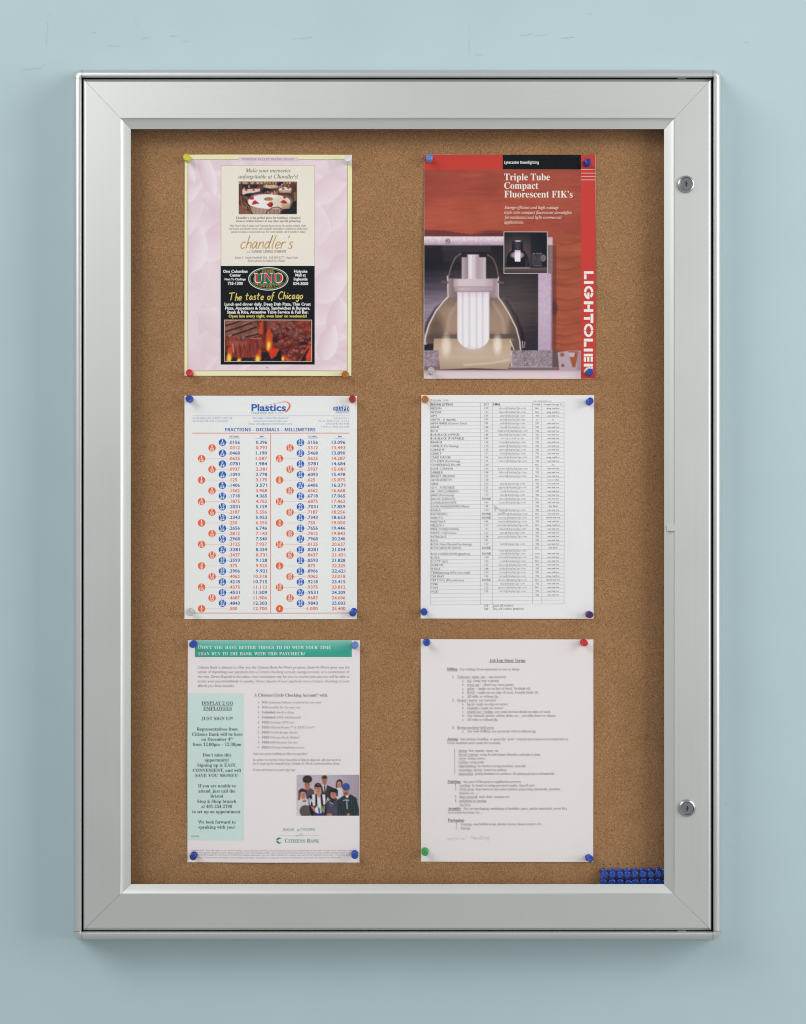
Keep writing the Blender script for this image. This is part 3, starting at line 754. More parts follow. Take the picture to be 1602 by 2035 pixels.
# ================================================================== 2 downlight brochure
s = Sheet('lighting_brochure', 'red brochure cover showing a large downlight with a glowing tube lamp', 'brochure',
          [(843, 307.4), (1183.8, 308.2), (1182.2, 753.2), (842, 752.6)], (226, 214, 214), (.0022, .0010, .0004, .0008, .0008), 2); SHEETS.append(s)
RED = (201, 62, 56)
b = s.part('red_band'); b.rect(843.2, 307.7, 999.2, 337.4, (198, 62, 54), 1); b.rect(1154.4, 308, 1183.2, 752.8, RED, 1)
for y in (337.6, 344.4, 350.9, 357.9): b.rect(1154.6, y - .55, 1183.2, y + .55, (232, 196, 190), 2)
b = s.part('black_panel'); b.rect(999.1, 307.9, 1154.4, 337.2, (9, 12, 15), 1.6)
t = s.part('lettering', b); t.text('Lytecaster', 1001.9, 1031.6, 326, 5.4, 'nb', (235, 235, 235), 2.6, res=2); t.text('Downlighting', 1034, 1070.7, 326, 5.4, 'nb', (235, 235, 235), 2.6, res=2)
# letters of the vertical name, drawn as stencil shapes (measured 9.25 units to one)
t = s.part('stencil_lettering')
def zz(x, y): return 1145 + x / 9.25, 530 + y / 9.25
LW = (240, 234, 228)
for x0, y0, x1, y1 in ((142, 88, 315, 137), (142, 147, 188, 235), (142, 268, 315, 320), (140, 640, 312, 695), (205, 702, 248, 778), (140, 785, 312, 835),
                       (263, 868, 313, 1038), (140, 930, 254, 978), (140, 1325, 308, 1378), (140, 1388, 186, 1473), (140, 1508, 306, 1560), (140, 1603, 306, 1650),
                       (140, 1660, 182, 1748), (202, 1660, 242, 1748), (264, 1660, 306, 1748), (140, 1785, 306, 1838)):
    (a, b_), (c, d) = zz(x0, y0), zz(x1, y1); t.rect(a, b_, c, d, LW, 2)
for cy, top, bot in ((1172, 1052, 1297),):
    cx, cy = zz(226, cy); t.arc(cx, cy, 9.4, 13.1, 4.6, 183, 357, LW, 2); t.arc(cx, cy, 9.4, 13.3, 4.6, 3, 177, LW, 2)
cx, cy = zz(227, 478); t.arc(cx, cy, 9.4, 12.9, 4.6, 183, 357, LW, 2); t.arc(cx, cy, 9.4, 13.4, 4.6, 100, 176, LW, 2); t.arc(cx, cy, 9.4, 12, 4.6, 4, 60, LW, 2)
(a, b_), (c, d) = zz(202, 482), zz(242, 600); t.rect(a, b_, c, d, LW, 2.3)
t.poly([zz(140, 1955), zz(140, 1910), zz(205, 1845), zz(215, 1890)], LW, 2); t.arc(*zz(262, 1845), 4.6, 6.4, 3.9, 0, 180, LW, 2)
# cover photograph: x 843..1154.4, y 337.4..753 ; painting units 4.577 per unit from (840, 460)
P = Paint(14, -561, 1439, 1341, 250, 333, 2)
X, Y = P.X, P.Y
st = P.n(5, 60, 61, 4)[..., None]; st2 = P.n(30, 50, 62, 3)[..., None]; fl = P.n(1.6, 22, 63, 2)[..., None]
P.img[:] = np.array([170, 78, 63]) * (.90 + .12 * st + .20 * (st2 - .5) + .10 * (fl - .5))
P.ell(420, -120, 420, 160, (198, 100, 70), .4, .9); P.ell(200, -430, 400, 120, (150, 62, 58), .3, .9); P.ell(1200, -300, 200, 250, (166, 82, 66), .4, .9)
for k in range(26):
    x, y = rr.uniform(0, 1400), rr.uniform(-560, 0); P.line([(x, y), (x + rr.uniform(40, 120), y + rr.uniform(-16, 16)), (x + rr.uniform(150, 260), y + rr.uniform(-22, 22))], rr.uniform(6, 16), (132, 54, 50) if k % 3 else (206, 112, 78), .22)
P.poly([(14, 30), (14, -10), (200, -4), (420, 30), (720, 20), (735, 48), (14, 52)], (96, 46, 52), .75); P.ell(640, 20, 130, 26, (84, 42, 50), .6, .8)
m = P.box(1178, 40, 1439, 1080)
P.img = np.where(m[..., None], np.array([170, 86, 62]) * (.84 + .26 * st), P.img)
for yy in (100, 230, 330, 470, 610, 700, 830, 930, 1010): P.line([(1180, yy), (1290, yy + 26), (1439, yy - 6)], 18, (120, 52, 44), .3)
P.rect(1178, 130, 1215, 1080, (90, 48, 48), .5)
P.ell(1190, 700, 34, 70, (74, 44, 50), .7, .7)
# housing interior
inter = P.box(14, 128, 1050, 1085)
P.vgrad(inter, [(128, (36, 32, 42)), (330, (30, 28, 38)), (480, (70, 60, 74)), (720, (150, 132, 152)), (1080, (120, 106, 124))])
P.vgrad(P.box(560, 128, 1050, 1085), [(128, (30, 28, 36)), (400, (44, 38, 44)), (700, (66, 56, 60)), (900, (52, 44, 52)), (1085, (44, 40, 50))])
P.ell(870, 640, 160, 260, (96, 82, 80), .35, .9)
hz = P.n(2, 60, 66, 2)[..., None]; P.img = np.where(inter[..., None], P.img * (.86 + .28 * hz), P.img)
P.rect(180, 128, 620, 190, (60, 52, 60), .7); P.rect(190, 190, 350, 280, (52, 46, 54), .6)
P.vgrad(P.box(14, 50, 740, 130), [(50, (236, 218, 226)), (80, (222, 204, 214)), (128, (176, 150, 170))]); P.rect(1130, 55, 1180, 130, (206, 180, 196))
sp = P.n(2, 2, 67, 2)[..., None]
P.img = np.where(P.box(14, 50, 740, 130)[..., None], P.img * (.9 + .2 * sp), P.img)
P.ell(228, 92, 24, 24, (120, 96, 108)); P.ell(224, 90, 18, 18, (196, 174, 186)); P.ell(222, 90, 8, 8, (70, 52, 60))
P.vgrad(P.box(1050, 128, 1175, 1085), [(128, (140, 124, 132)), (390, (196, 172, 196)), (700, (200, 178, 200)), (1085, (188, 162, 186))])
P.rect(1130, 128, 1180, 385, (130, 110, 116), .9); P.rect(1048, 390, 1054, 1085, (232, 216, 232), .7); P.rect(1162, 380, 1180, 1085, (120, 90, 110), .5)
P.img = np.where(P.box(1050, 128, 1175, 1085)[..., None], P.img * (.93 + .14 * sp), P.img)
# wires and bail
P.line([(235, 420), (262, 320), (300, 240), (350, 205)], 9, (130, 112, 112)); P.line([(690, 420), (670, 320), (640, 250), (590, 215)], 13, (104, 84, 72))
P.line([(760, 640), (850, 790), (900, 920), (925, 1055)], 34, (34, 28, 36), .9); P.line([(235, 610), (120, 700), (45, 830), (18, 920)], 20, (48, 40, 48), .8)
P.line([(905, 1000), (910, 1060)], 9, (190, 172, 180)); P.line([(928, 1005), (925, 1055)], 7, (190, 172, 180))
# neck and dome
P.vgrad(P.box(232, 430, 690, 610), [(232, (150, 128, 130)), (300, (120, 100, 102)), (640, (150, 128, 136)), (690, (176, 156, 164))], axis='x')
dome = [(232, 600), (190, 640), (120, 730), (60, 850), (28, 960), (18, 1080), (890, 1080), (885, 1000), (850, 880), (790, 760), (730, 660), (690, 605)]
P.vgrad(P.pip(dome), [(600, (120, 98, 90)), (700, (128, 104, 88)), (900, (148, 118, 98)), (960, (104, 84, 76)), (1080, (96, 80, 76))])
P.ell(240, 800, 110, 150, (176, 142, 120), .5, .9); P.ell(700, 800, 110, 160, (172, 140, 124), .5, .9); P.ell(460, 640, 200, 60, (90, 74, 70), .4, .9)
P.ell(130, 900, 70, 130, (70, 56, 52), .6, .9); P.ell(830, 900, 50, 140, (74, 60, 58), .6, .9); P.line([(330, 640), (250, 760), (215, 930)], 34, (186, 156, 136), .35); P.line([(640, 650), (720, 780), (745, 930)], 30, (190, 162, 146), .35)
P.poly([(60, 940), (870, 930), (860, 975), (70, 980)], (84, 68, 64), .75)
P.line([(232, 600), (190, 640), (120, 730), (60, 850), (28, 960), (18, 1080)], 11, (232, 216, 216)); P.line([(690, 605), (730, 660), (790, 760), (850, 880), (882, 1000), (890, 1080)], 11, (226, 208, 206))
P.line([(228, 410), (232, 600)], 10, (224, 206, 206)); P.line([(688, 420), (688, 605)], 9, (224, 206, 206)); P.line([(180, 462), (225, 466)], 22, (98, 78, 76)); P.line([(690, 462), (728, 470)], 20, (98, 78, 76))
low_ref = [(105, 975), (845, 975), (800, 1060), (800, 1180), (770, 1262), (470, 1250), (160, 1262), (148, 1140), (100, 1080)]
P.vgrad(P.pip(low_ref), [(970, (170, 142, 118)), (1040, (190, 162, 140)), (1150, (196, 172, 150)), (1262, (168, 144, 128))])
P.ell(215, 1040, 40, 90, (240, 222, 206), .8, .9); P.ell(680, 1030, 36, 80, (246, 230, 218), .8, .9); P.line([(380, 1215), (600, 1200), (780, 1170)], 18, (230, 208, 186), .5)
P.poly([(800, 985), (850, 970), (885, 1080), (830, 1080)], (90, 76, 78), .8); P.line([(795, 990), (830, 1075)], 9, (225, 205, 200)); P.rect(14, 1020, 100, 1082, (34, 28, 34)); P.rect(14, 1010, 40, 1030, (190, 176, 176))
# socket, collar and tube lamp
P.vgrad(P.box(355, 212, 575, 440), [(355, (190, 170, 178)), (402, (150, 132, 140)), (410, (222, 206, 216)), (480, (214, 196, 206)), (500, (170, 150, 158)), (575, (206, 184, 194))], axis='x')
P.rect(404, 215, 412, 430, (110, 92, 100), .7); P.rect(428, 215, 446, 430, (240, 228, 236), .8); P.rect(480, 230, 488, 420, (140, 116, 124), .6)
P.rect(355, 205, 405, 238, (38, 32, 36)); P.rect(512, 205, 580, 238, (36, 30, 36))
P.vgrad(P.box(283, 436, 645, 512), [(283, (172, 152, 158)), (340, (214, 194, 200)), (560, (206, 184, 192)), (645, (176, 152, 160))], axis='x'); P.rect(283, 500, 645, 513, (160, 136, 144), .8)
P.vgrad(P.box(290, 513, 640, 552), [(290, (160, 140, 148)), (350, (198, 176, 186)), (640, (170, 148, 158))], axis='x'); P.rect(290, 540, 640, 553, (140, 116, 126), .7)
bulb = P.box(315, 552, 608, 960) | ((X - 461.5) ** 2 / 146.5 ** 2 + (Y - 950) ** 2 / 122 ** 2 < 1) & (Y > 940)
P.put(bulb, (243, 234, 238))
P.vgrad(bulb, [(552, (216, 196, 218)), (610, (240, 228, 236)), (1070, (244, 236, 238))], .8)
ed = [315, 366, 424, 492, 546, 608]
for xa, xb in zip(ed[:-1], ed[1:]):
    tt = np.abs(2 * (X - xa) / (xb - xa) - 1); mm = bulb & (X >= xa) & (X < xb)
    P.img = np.where(mm[..., None], P.img * (1 - .16 * tt[..., None] ** 4 * np.array([1, 1.15, .9])), P.img)
P.ell(461, 1075, 120, 26, (206, 184, 196), .4, .9)
P.rect(315, 552, 323, 960, (226, 208, 218), .7); P.rect(600, 552, 608, 960, (214, 196, 210), .7)
P.ell(461, 800, 330, 420, (250, 240, 240), .10, 1.2)
# lower metalwork
P.rect(14, 1082, 148, 1228, (152, 132, 146)); P.rect(800, 1082, 1185, 1228, (152, 134, 146)); P.rect(800, 1082, 812, 1228, (206, 188, 196), .8)
for x0, x1 in ((14, 148), (800, 1185)): P.img = np.where(P.box(x0, 1082, x1, 1228)[..., None], P.img * (.72 + .56 * sp), P.img)
P.rect(14, 1228, 160, 1262, (120, 104, 112)); P.rect(775, 1228, 1225, 1262, (116, 100, 108)); P.rect(775, 1228, 1225, 1238, (170, 152, 160))
P.line([(925, 1182), (925, 1215)], 8, (80, 62, 70)); P.line([(905, 1200), (948, 1200)], 8, (80, 62, 70)); P.ell(926, 1196, 18, 16, (206, 190, 196), .5)
P.rect(1178, 1085, 1240, 1235, (100, 80, 82)); P.poly([(1225, 1100), (1320, 1085), (1439, 1085), (1439, 1262), (1240, 1262)], (184, 162, 174))
P.poly([(1318, 1090), (1415, 1090), (1385, 1235), (1360, 1235)], (162, 86, 60)); P.poly([(1318, 1100), (1385, 1100), (1372, 1140), (1335, 1140)], (196, 180, 190)); P.rect(1400, 1090, 1439, 1262, (150, 120, 130), .5)
P.ell(1266, 1120, 20, 20, (150, 96, 84)); P.ell(1272, 1218, 15, 15, (140, 88, 80))
P.line([(160, 1262), (460, 1250), (775, 1262)], 14, (80, 64, 60))
P.vgrad(P.box(14, 1262, 1439, 1341), [(1262, (190, 166, 174)), (1285, (222, 200, 208)), (1341, (224, 206, 212))])
P.blur(1)
P.lay(s, 'cover_photo', (843.1, 337.4, 1154.4, 752.7), 1)
t = s.part('title_lettering')
for q, x1, y in (('Triple Tube', 1092.8, 358.8), ('Compact', 1069.5, 375.9), ('Fluorescent FIK\u2019s', 1137.8, 393)): t.text(q, 1002, x1, y, 13.4, 'r', (244, 232, 224), 2.2)
t = s.part('caption_lettering')
for q, x1, y in (('Energy-efficient and high wattage', 1109.9, 415.7), ('triple tube compact fluorescent downlights', 1136.2, 425.4), ('for residential and light commercial', 1116, 435.2), ('applications.', 1040.6, 444.9)):
    t.text(q, 1002, x1, y, 5.6, 'rbi', (236, 206, 194), 2.2, res=2)
# inset photograph (17.8 units to one from 1000,460)
P = Paint(40, 40, 1545, 1480, 90, 86, 3)
P.img[:] = (20, 26, 34); P.ell(500, 800, 560, 520, (112, 86, 88), .85, 1.4); P.rect(980, 40, 1545, 1280, (22, 27, 34), .75)
P.poly([(320, 380), (700, 380), (710, 680), (800, 760), (880, 960), (910, 1250), (110, 1250), (130, 950), (200, 770), (310, 690)], (18, 24, 30))
P.vgrad(P.box(330, 380, 690, 680), [(330, (24, 24, 32)), (500, (70, 62, 82)), (690, (28, 26, 36))], axis='x'); P.ell(525, 357, 105, 22, (214, 204, 218), 1, .3)
P.ell(505, 850, 230, 120, (180, 150, 184), .9, .5); P.rect(415, 675, 612, 1050, (244, 232, 234)); P.vgrad(P.box(415, 675, 612, 800), [(675, (206, 176, 200)), (800, (244, 234, 232))])
for x in (450, 515, 580): P.ell(x, 1048, 34, 30, (242, 230, 234))
P.ell(820, 1120, 50, 190, (90, 76, 96), .4, .8)
P.rect(1000, 790, 1350, 1210, (78, 68, 80), .75); g = P.n(6, 6, 71, 3)[..., None]; P.img = np.where(P.box(1000, 790, 1350, 1210)[..., None], P.img * (.7 + .6 * g), P.img)
for x in (1085, 1200, 1310): P.ell(x, 792, 36, 12, (190, 184, 196), .9, .5)
P.ell(1410, 950, 88, 122, (122, 106, 122)); P.ell(1400, 950, 40, 70, (104, 90, 106)); P.line([(1080, 1220), (1360, 1220)], 16, (126, 112, 138))
P.vgrad(P.box(40, 1285, 1545, 1480), [(1285, (110, 92, 92)), (1340, (92, 78, 76)), (1400, (80, 68, 66)), (1480, (58, 50, 48))]); P.line([(80, 1300), (940, 1295)], 26, (190, 160, 168)); P.rect(960, 1240, 1545, 1290, (52, 44, 60), .8)
b = s.part('photo_edge'); b.rect(1000.7, 460.9, 1088, 544.3, (206, 192, 194), 2.2)
P.lay(s, 'inset_photo', (1002, 462.1, 1086.8, 543.1), 3.2)

# ================================================================== 3 conversion chart
s = Sheet('conversion_chart', 'white chart of fractions, decimals and millimeters with blue and orange numbered discs', 'chart',
          [(367, 786.6), (709.8, 787), (709.6, 1230.3), (366.8, 1230.2)], (246, 240, 241), (.0007, .0018, .0006, .0012, .001), 3); SHEETS.append(s)
BL, OR, PB = (66, 98, 172), (232, 112, 74), (158, 170, 206)
t = s.part('company_logo')
t.text('Plastics', 500.1, 568.4, 816.8, 13.4, 'sx', (46, 102, 184), 1)
ks = cat([(514, 810), (524, 807), (545, 802.4), (560, 799.4), (569, 798.8), (574.4, 801.6), (576.2, 807), (573.6, 813), (569, 818), (566, 819.6)], 6)
t.stroke(ks, np.interp(np.linspace(0, 1, len(ks)), [0, .3, .55, .75, .9, 1], [.4, .8, 2.0, 3.6, 2.2, .3]), (228, 106, 70), 1.6)
t.text('UNLIMITED INC', 499.7, 544.2, 823, 4.1, 's', (140, 148, 180), 1); t.text('.COM', 545.4, 561.5, 823, 4.1, 's', (236, 160, 130), 1)
t = s.part('association_logo')
t.disc(666.6, 812.3, 4.7, 4.4, (60, 104, 176), 1, 20); t.rect(668, 808.1, 694.2, 816.6, (52, 98, 174), 1)
t.arc(666.6, 812.3, 2.6, 4.2, .7, 0, 360, (210, 222, 240), 2); t.rect(662.4, 812, 670, 812.7, (210, 222, 240), 2); t.rect(666.3, 808.4, 667, 816.4, (210, 222, 240), 2)
t.text('IAPD', 671, 693.4, 816, 7.4, 'r', (232, 238, 248), 2, res=2); t.text('Member', 680, 694.2, 806.3, 2.4, 's', PB, 1)
t.rect(668, 817.6, 694.4, 818.2, (120, 146, 196), 1); t.text('INTERNATIONAL', 667, 694.2, 821.6, 2.6, 'sb', PB, 1)
tA = s.part('address_lettering'); tB = s.part('web_lettering'); tC = s.part('phone_lettering')
s.part('thin_rule').rect(383.5, 825.9, 694.8, 826.7, (188, 196, 218), 1)
for q, x0, x1, y, st_ in (('55 MILLBROOK STREET, UNIT #5', 382.8, 462, 832.8, 's'), ('WORCESTER, MA 01606-0817', 382.8, 454.4, 838.6, 's'), ('\u201cPROGRESS THROUGH PLASTICS\u201d', 501.7, 574.7, 832.8, 'si'),
                      ('www.plasticsunlimitedinc.com', 504.7, 571.2, 838.4, 's'), ('Email: sales@plasticsunlimitedinc.com', 494.8, 581, 843.9, 's'), ('P-L-A-S-T-I-C', 664, 694.2, 832.8, 's'),
                      ('Phone: (508) 7 5 3 - 7 5 4 2', 633.4, 694.2, 838.4, 's'), ('FAX (508) 753-6085', 648.6, 694.2, 843.9, 's'), ('Toll-Free: (800) 252-6085', 638, 694.2, 849.9, 's')):
    (tA if x0 < 400 else tB if x0 < 600 else tC).text(q, x0, x1, y, 3.7, st_, PB, 1)
t = s.part('chart_heading'); t.text('FRACTIONS \u2013 DECIMALS \u2013 MILLIMETERS', 447.7, 627.1, 857.2, 6.4, 'nb', BL, 1, res=2)
t = s.part('rule_lines')
t.rect(382.3, 860.2, 694.8, 861.5, OR, 1); t.rect(537.7, 861.5, 538.8, 1217.6, OR, 1); t.rect(383, 1217.6, 694.6, 1218.8, (222, 104, 84), 1)
decs = [s.part('decimal_column'), s.part('decimal_column')]; mms = [s.part('millimetre_column'), s.part('millimetre_column')]
for tb, (x0, x1) in zip(decs, ((456.2, 476.3), (612.1, 631.8))): tb.text('DECIMAL', x0, x1, 869.4, 3.4, 'sb', (120, 140, 192), 1); tb.rect(x0, 871, x1, 871.5, PB, 1)
for tb, (x0, x1) in zip(mms, ((516.7, 523.9), (672.2, 679.1))): tb.text('MM', x0, x1, 869.4, 3.4, 'sb', (120, 140, 192), 1); tb.rect(x0 - 8, 871, x1 + 7, 871.5, PB, 1)
for i in range(64):
    n = i + 1; row = i % 32; half = i // 32; y = 879.1 + row * 10.645
    a, d = n, 64
    while a % 2 == 0 and d > 1: a //= 2; d //= 2
    colr = BL if d == 64 else OR; part_ = decs[half]; dl = s.part('fraction_disc'); lt = s.part('numerals', dl)
    dx = (442.4, 421.8, 401.0)[0 if d == 64 else 1 if d == 32 else 2] + half * 155.0
    x_dec = 455.5 + half * 154.8; x_mm = (531.3, 686.5)[half]
    dl.disc(dx, y + .4, 7.4, 7.4, (34, 100, 190) if d == 64 else (236, 106, 62), 1, 24)
    if d == 1: lt.text('1', dx - 1.2, dx + 1.0, y + 3, 5.2, 'sb', (245, 236, 232), 2)
    else:
        for q, yy in ((str(a), y - .6), (str(d), y + 6.3)):
            hw = 2.1 if len(q) == 1 else 4.2
            if q == '1': hw = 1.0
            lt.text(q, dx - hw, dx + hw, yy, 5.1, 'sb', (245, 240, 238), 2, res=2)
        lt.rect(dx - 3.4, y + .3, dx + 3.4, y + .8, (245, 240, 238), 2)
    part_.rect(dx + 7.6, y + .3, x_dec - .6, y + .75, (236, 168, 146) if d != 64 else (150, 165, 205), 1)
    v = n / 64
    if d in (64, 32, 16): dec = ('%.6f' % (int(v * 1e4 + 1e-6) / 1e4))[:6]
    else: dec = '%.3f' % v
    if dec.startswith('0'): dec = dec[1:]
    wdt = 21.6 if len(dec) == 5 and dec[0] == '.' else 16.3
    if dec == '1.000': wdt = 21.6
    part_.text(dec, x_dec, x_dec + wdt, y + 3.1, 6.3, 'sb', colr, 1, res=2)
    mm = '%.3f' % (int(n * 25400 / 64 + 1e-6) / 1000.)
    mms[half].text(mm, x_mm - (22.3 if len(mm) == 5 else 26.8), x_mm, y + 3.1, 6.3, 'sb', colr, 1, res=2)

# ================================================================== 4 phone list
s = Sheet('phone_list', 'white printed phone and mail table in small type, purple pin at its lower corner', 'phone list',
          [(837.2, 785.2), (1180.8, 785.4), (1179.4, 1229.6), (836, 1229)], (244, 234, 237), (.0032, .0012, .0004, .0010, .001), 4); SHEETS.append(s)
s.skew = lambda x, y: y - (.0026 + .0061 * np.clip((y - 800) / 402., 0, 1)) * (x - 855)
G1, G2, GL = (84, 80, 84), (158, 153, 157), (176, 172, 176)
rows = [('PHONE LISTING', 'EXT', 'E-MAIL', 'V-MAIL', 'Forward Message To:')]
D2 = '@displays2go.com'; OWN, MB = 'own mail box', 'mtng. mail box'
for q in ('ALISON|157|alison|NO|m', 'ALYSSA|161|alyssa|NO|m', 'AMY|130|amy|YES|o', 'ANITA - (1 day/wk)|170|anita|no|no', 'ANN MARIE (Custom Sales)|185|amb|YES|o', 'ANNE|168|anne|YES|o', 'BETH|103|elizabeth|YES|o',
          'BOB BLACK (OFFICE)|148|bblack|YES|o', 'BOB BLACK (PORTABLE)|140|-no voice mail set up|YES|o', 'BRIAN B|116|brian|YES|o', 'CAMILLE (Purchasing)|114|camille|YES|o', 'CARRIE M.|163|carrie|YES|o', 'CHRIS P|111|chris|YES|o',
          'CHRIS PIASCIK|156|cpiascik|YES|m', 'COLLEEN (Purchasing)|115|colleen|YES|o', 'CONFERENCE ROOM|124||NO|n/a', 'DAVE CONNOR|104|dconnor|YES|o', 'DEBBIE R|108|debbie|YES|o', 'ERNEST ZIELINSKI|122|ernest|NO|o', 'GEORGE/BETSY|118||NO|Tom or Chris',
          'GINA|150|gina|YES|o', 'GUY - PORTABLE|126|aguyen|YES|o', 'HR - JAN LOMBARDI|122|jan|YES|o', 'JANE (Purchasing)|113|jane|YES|o', 'JASON GLEASON|NONE|jason|NO|o', 'JOANN DAPONTE|100|joann|YES|o', 'JOHN WARSZAWSKI (Maint)|145||YES|Bob Black', 'KAHLA|154|kahla|YES|o',
          'KATHLEEN L|NONE|kathleen|NO|o', 'MARCUS|NONE|marcus|NO|shared mail box', 'MARTHA P|146|martha|YES|o', 'MELISSA S|107|marysilva|NO|m', 'MIKE (SCHEDULING)|141|mikeb|YES|o', 'PAM B - Call Center|127|pam|YES|o', 'PATRICIA E|198|patricia|YES|o', 'RAUL|142||YES|o',
          'RICH ( Raw Material Purchasing)|117|rich|YES|o', 'RICH LAFLEUR (SHOP)|NONE||NO|Bob Black', '*RICK H AND JOHN (graphics)|NONE|john|none|o', 'RUSSA|104|murtaz|NO|o', 'SCOTT (QC)|123|scott|NO|o', 'SHARON|137|sharon|YES|o', 'SHEILA|188|sheila|YES|o',
          'TERRI(altering 154\u2019s voice mail)|154|terry|YES|o', 'TIM PRAY|155|tpray|YES|m', 'TIM TOOL (Moorehouse)|NONE|timtool|NO|shared mail box', 'TINA|102|tina|YES|o', 'TOM|112|tpatton|NO|o', 'VICKI|135|vford|YES|o', '|||YES|o', '||||', '||||'):
    rows.append(tuple(q.split('|')))
tl = s.part('table_lines'); t1 = s.part('dark_lettering'); t2 = s.part('grey_lettering')
y = 800.0; tl.rect(855.6, y, 1121.2, y + .55, GL, 1)
t1.text('7/11/2006 11:00', 855.8, 891, 798.2, 4.4, 's', (120, 116, 120), 1); t1.text('www.displays2go.com', 1059.5, 1096, 798.6, 2.4, 's', (110, 106, 110), 1)
for k, rw in enumerate(rows):
    big = rw[0].startswith('*'); hgt = 11.3 if big else 7.51
    y += hgt; base = y - 1.35; nm = rw[0].lstrip('*')
    tl.rect(855.6, y, 1121.2, y + .5, GL, 1)
    if nm: t1.text(nm, 856.6, None, base, 4.5, 'sb' if k == 0 else 's', G1, 1, nat=.93)
    if rw[1]: t1.text(rw[1], 966.8, None, base, 4.3, 'sb' if rw[1] == 'NONE' else 's', (112, 108, 112), 1, 'c', nat=.95)
    if k == 0: t1.text(rw[2], 980.4, 994.6, base, 4.5, 'sb', G1, 1)
    elif rw[2].startswith('-'): t2.text(rw[2][1:], 1018.4, None, base, 4.3, 's', G2, 1, 'c', nat=.92)
    elif rw[2]:
        t2.text(rw[2] + D2, 1018.4, None, base, 4.3, 's', G2, 1, 'c', nat=.87)
        if big: t2.text('rmead' + D2, 1018.4, None, base - 5.7, 4.3, 's', G2, 1, 'c', nat=.87)
    if rw[3]: t1.text(rw[3], 1067.4, None, base, 3.4, 's', G1, 1, 'c', nat=.95)
    f_ = {'m': MB, 'o': OWN}.get(rw[4], rw[4])
    if f_: t1.text(f_, 1099.2, None, base, 3.3, 's', G1, 1, 'c', nat=.9)
for x in (855.6, 954.6, 978.6, 1058, 1076.3, 1120.7): tl.rect(x, 800, x + .55, y, GL, 1)
t1.text('155', 963, 970.4, 1206.6, 4.3, 's', G1, 1); t1.text('Jared old location', 979, 1019, 1206.6, 4.3, 's', G1, 1)
t1.text('180', 963, 970.4, 1212.8, 4.3, 's', G1, 1); t1.text('Tina old location (graphics)', 979, 1040.4, 1212.8, 4.3, 's', G1, 1)
mk = s.part('smudged_mark'); mk.poly([(982, 1004.5), (989, 1009), (983.4, 1018)], (192, 188, 190), 1.6); mk.stroke([(986, 1009), (994, 1014), (1003, 1021)], 2.2, (200, 196, 198), 1.6)

# ================================================================== 5 bank sign-up flyer
s = Sheet('bank_flyer', 'bank sign-up flyer with a green banner, mint side box and small group photograph', 'flyer',
          [(373.6, 1272.2), (715.5, 1272.4), (714.6, 1713.8), (372.7, 1713.2)], (236, 227, 230), (.0010, .0012, .0005, .0012, .001), 5); SHEETS.append(s)
P = Paint(0, 0, 100, 100, 60, 12, 1)
P.vgrad(P.box(-1, -1, 101, 101), [(0, (142, 200, 188)), (35, (92, 180, 164)), (65, (62, 166, 146)), (100, (56, 160, 140))])
P.lay(s, 'green_banner', (387.7, 1272.6, 699.3, 1305.5), 1)
t = s.part('banner_lettering'); BC = (222, 238, 234)
def small_caps(part, words, x0, x1, base, big, small, col, layer, first):
    """words with larger first letters, laid out by an estimate of the letter widths"""
    wid = lambda q, c: sum({'I': .42, 'J': .5, 'M': 1.0, 'W': 1.05, 'N': .78, ' ': .42, '\u2019': .3, '?': .5, 'S': .58, 'E': .66, 'T': .66, 'R': .72, 'K': .78}.get(ch, .74) for ch in q) * c
    segs = []
    for k, q in enumerate(words):
        if first(k): segs += [(q[0], big), (q[1:], small)]
        else: segs.append((q, small))
        segs.append((' ', small))
    segs = segs[:-1]; tot = sum(wid(q, c) for q, c in segs); sx = (x1 - x0) / tot; x = x0
    for q, c in segs:
        wq = wid(q, c) * sx
        if q.strip(): part.text(q, x, x + wq - .06 * c * sx, base, c, 'r', col, layer, res=2)
        x += wq
small_caps(t, 'DON\u2019T YOU HAVE BETTER THINGS TO DO WITH YOUR TIME'.split(), 393.4, 658.6, 1289.7, 8.4, 6.4, BC, 2, lambda k: k == 0)
small_caps(t, 'THAN RUN TO THE BANK WITH THIS PAYCHECK?'.split(), 393.4, 607.4, 1301.9, 8, 6.4, BC, 2, lambda k: False)
t = s.part('paragraph_lettering'); PC = (136, 131, 135)
for q, x1, y in (('Citizens Bank is pleased to offer you the Citizens Bank-At-Work program. Bank-At-Work gives you the', 694.5, 1328.4), ('option of depositing your paycheck into a Citizens checking account, savings account, or a combination of', 694.5, 1337.5),
                 ('the two. Direct Deposit is the safest, most convenient way for you to receive your pay-you will be able to', 694.5, 1346.7), ('access your pay immediately on payday. Direct deposit of your paycheck into a Citizens checking account', 694.5, 1355.8), ('affords you these benefits:', 466, 1365.1)):
    t.text(q, 393.3, x1, y, 5.2, 's', PC, 1, res=2)
b = s.part('mint_box'); b.rect(373.4, 1377.6, 485.1, 1669.4, (205, 224, 221), 1)
t = s.part('lettering', b); BK = (76, 88, 90)
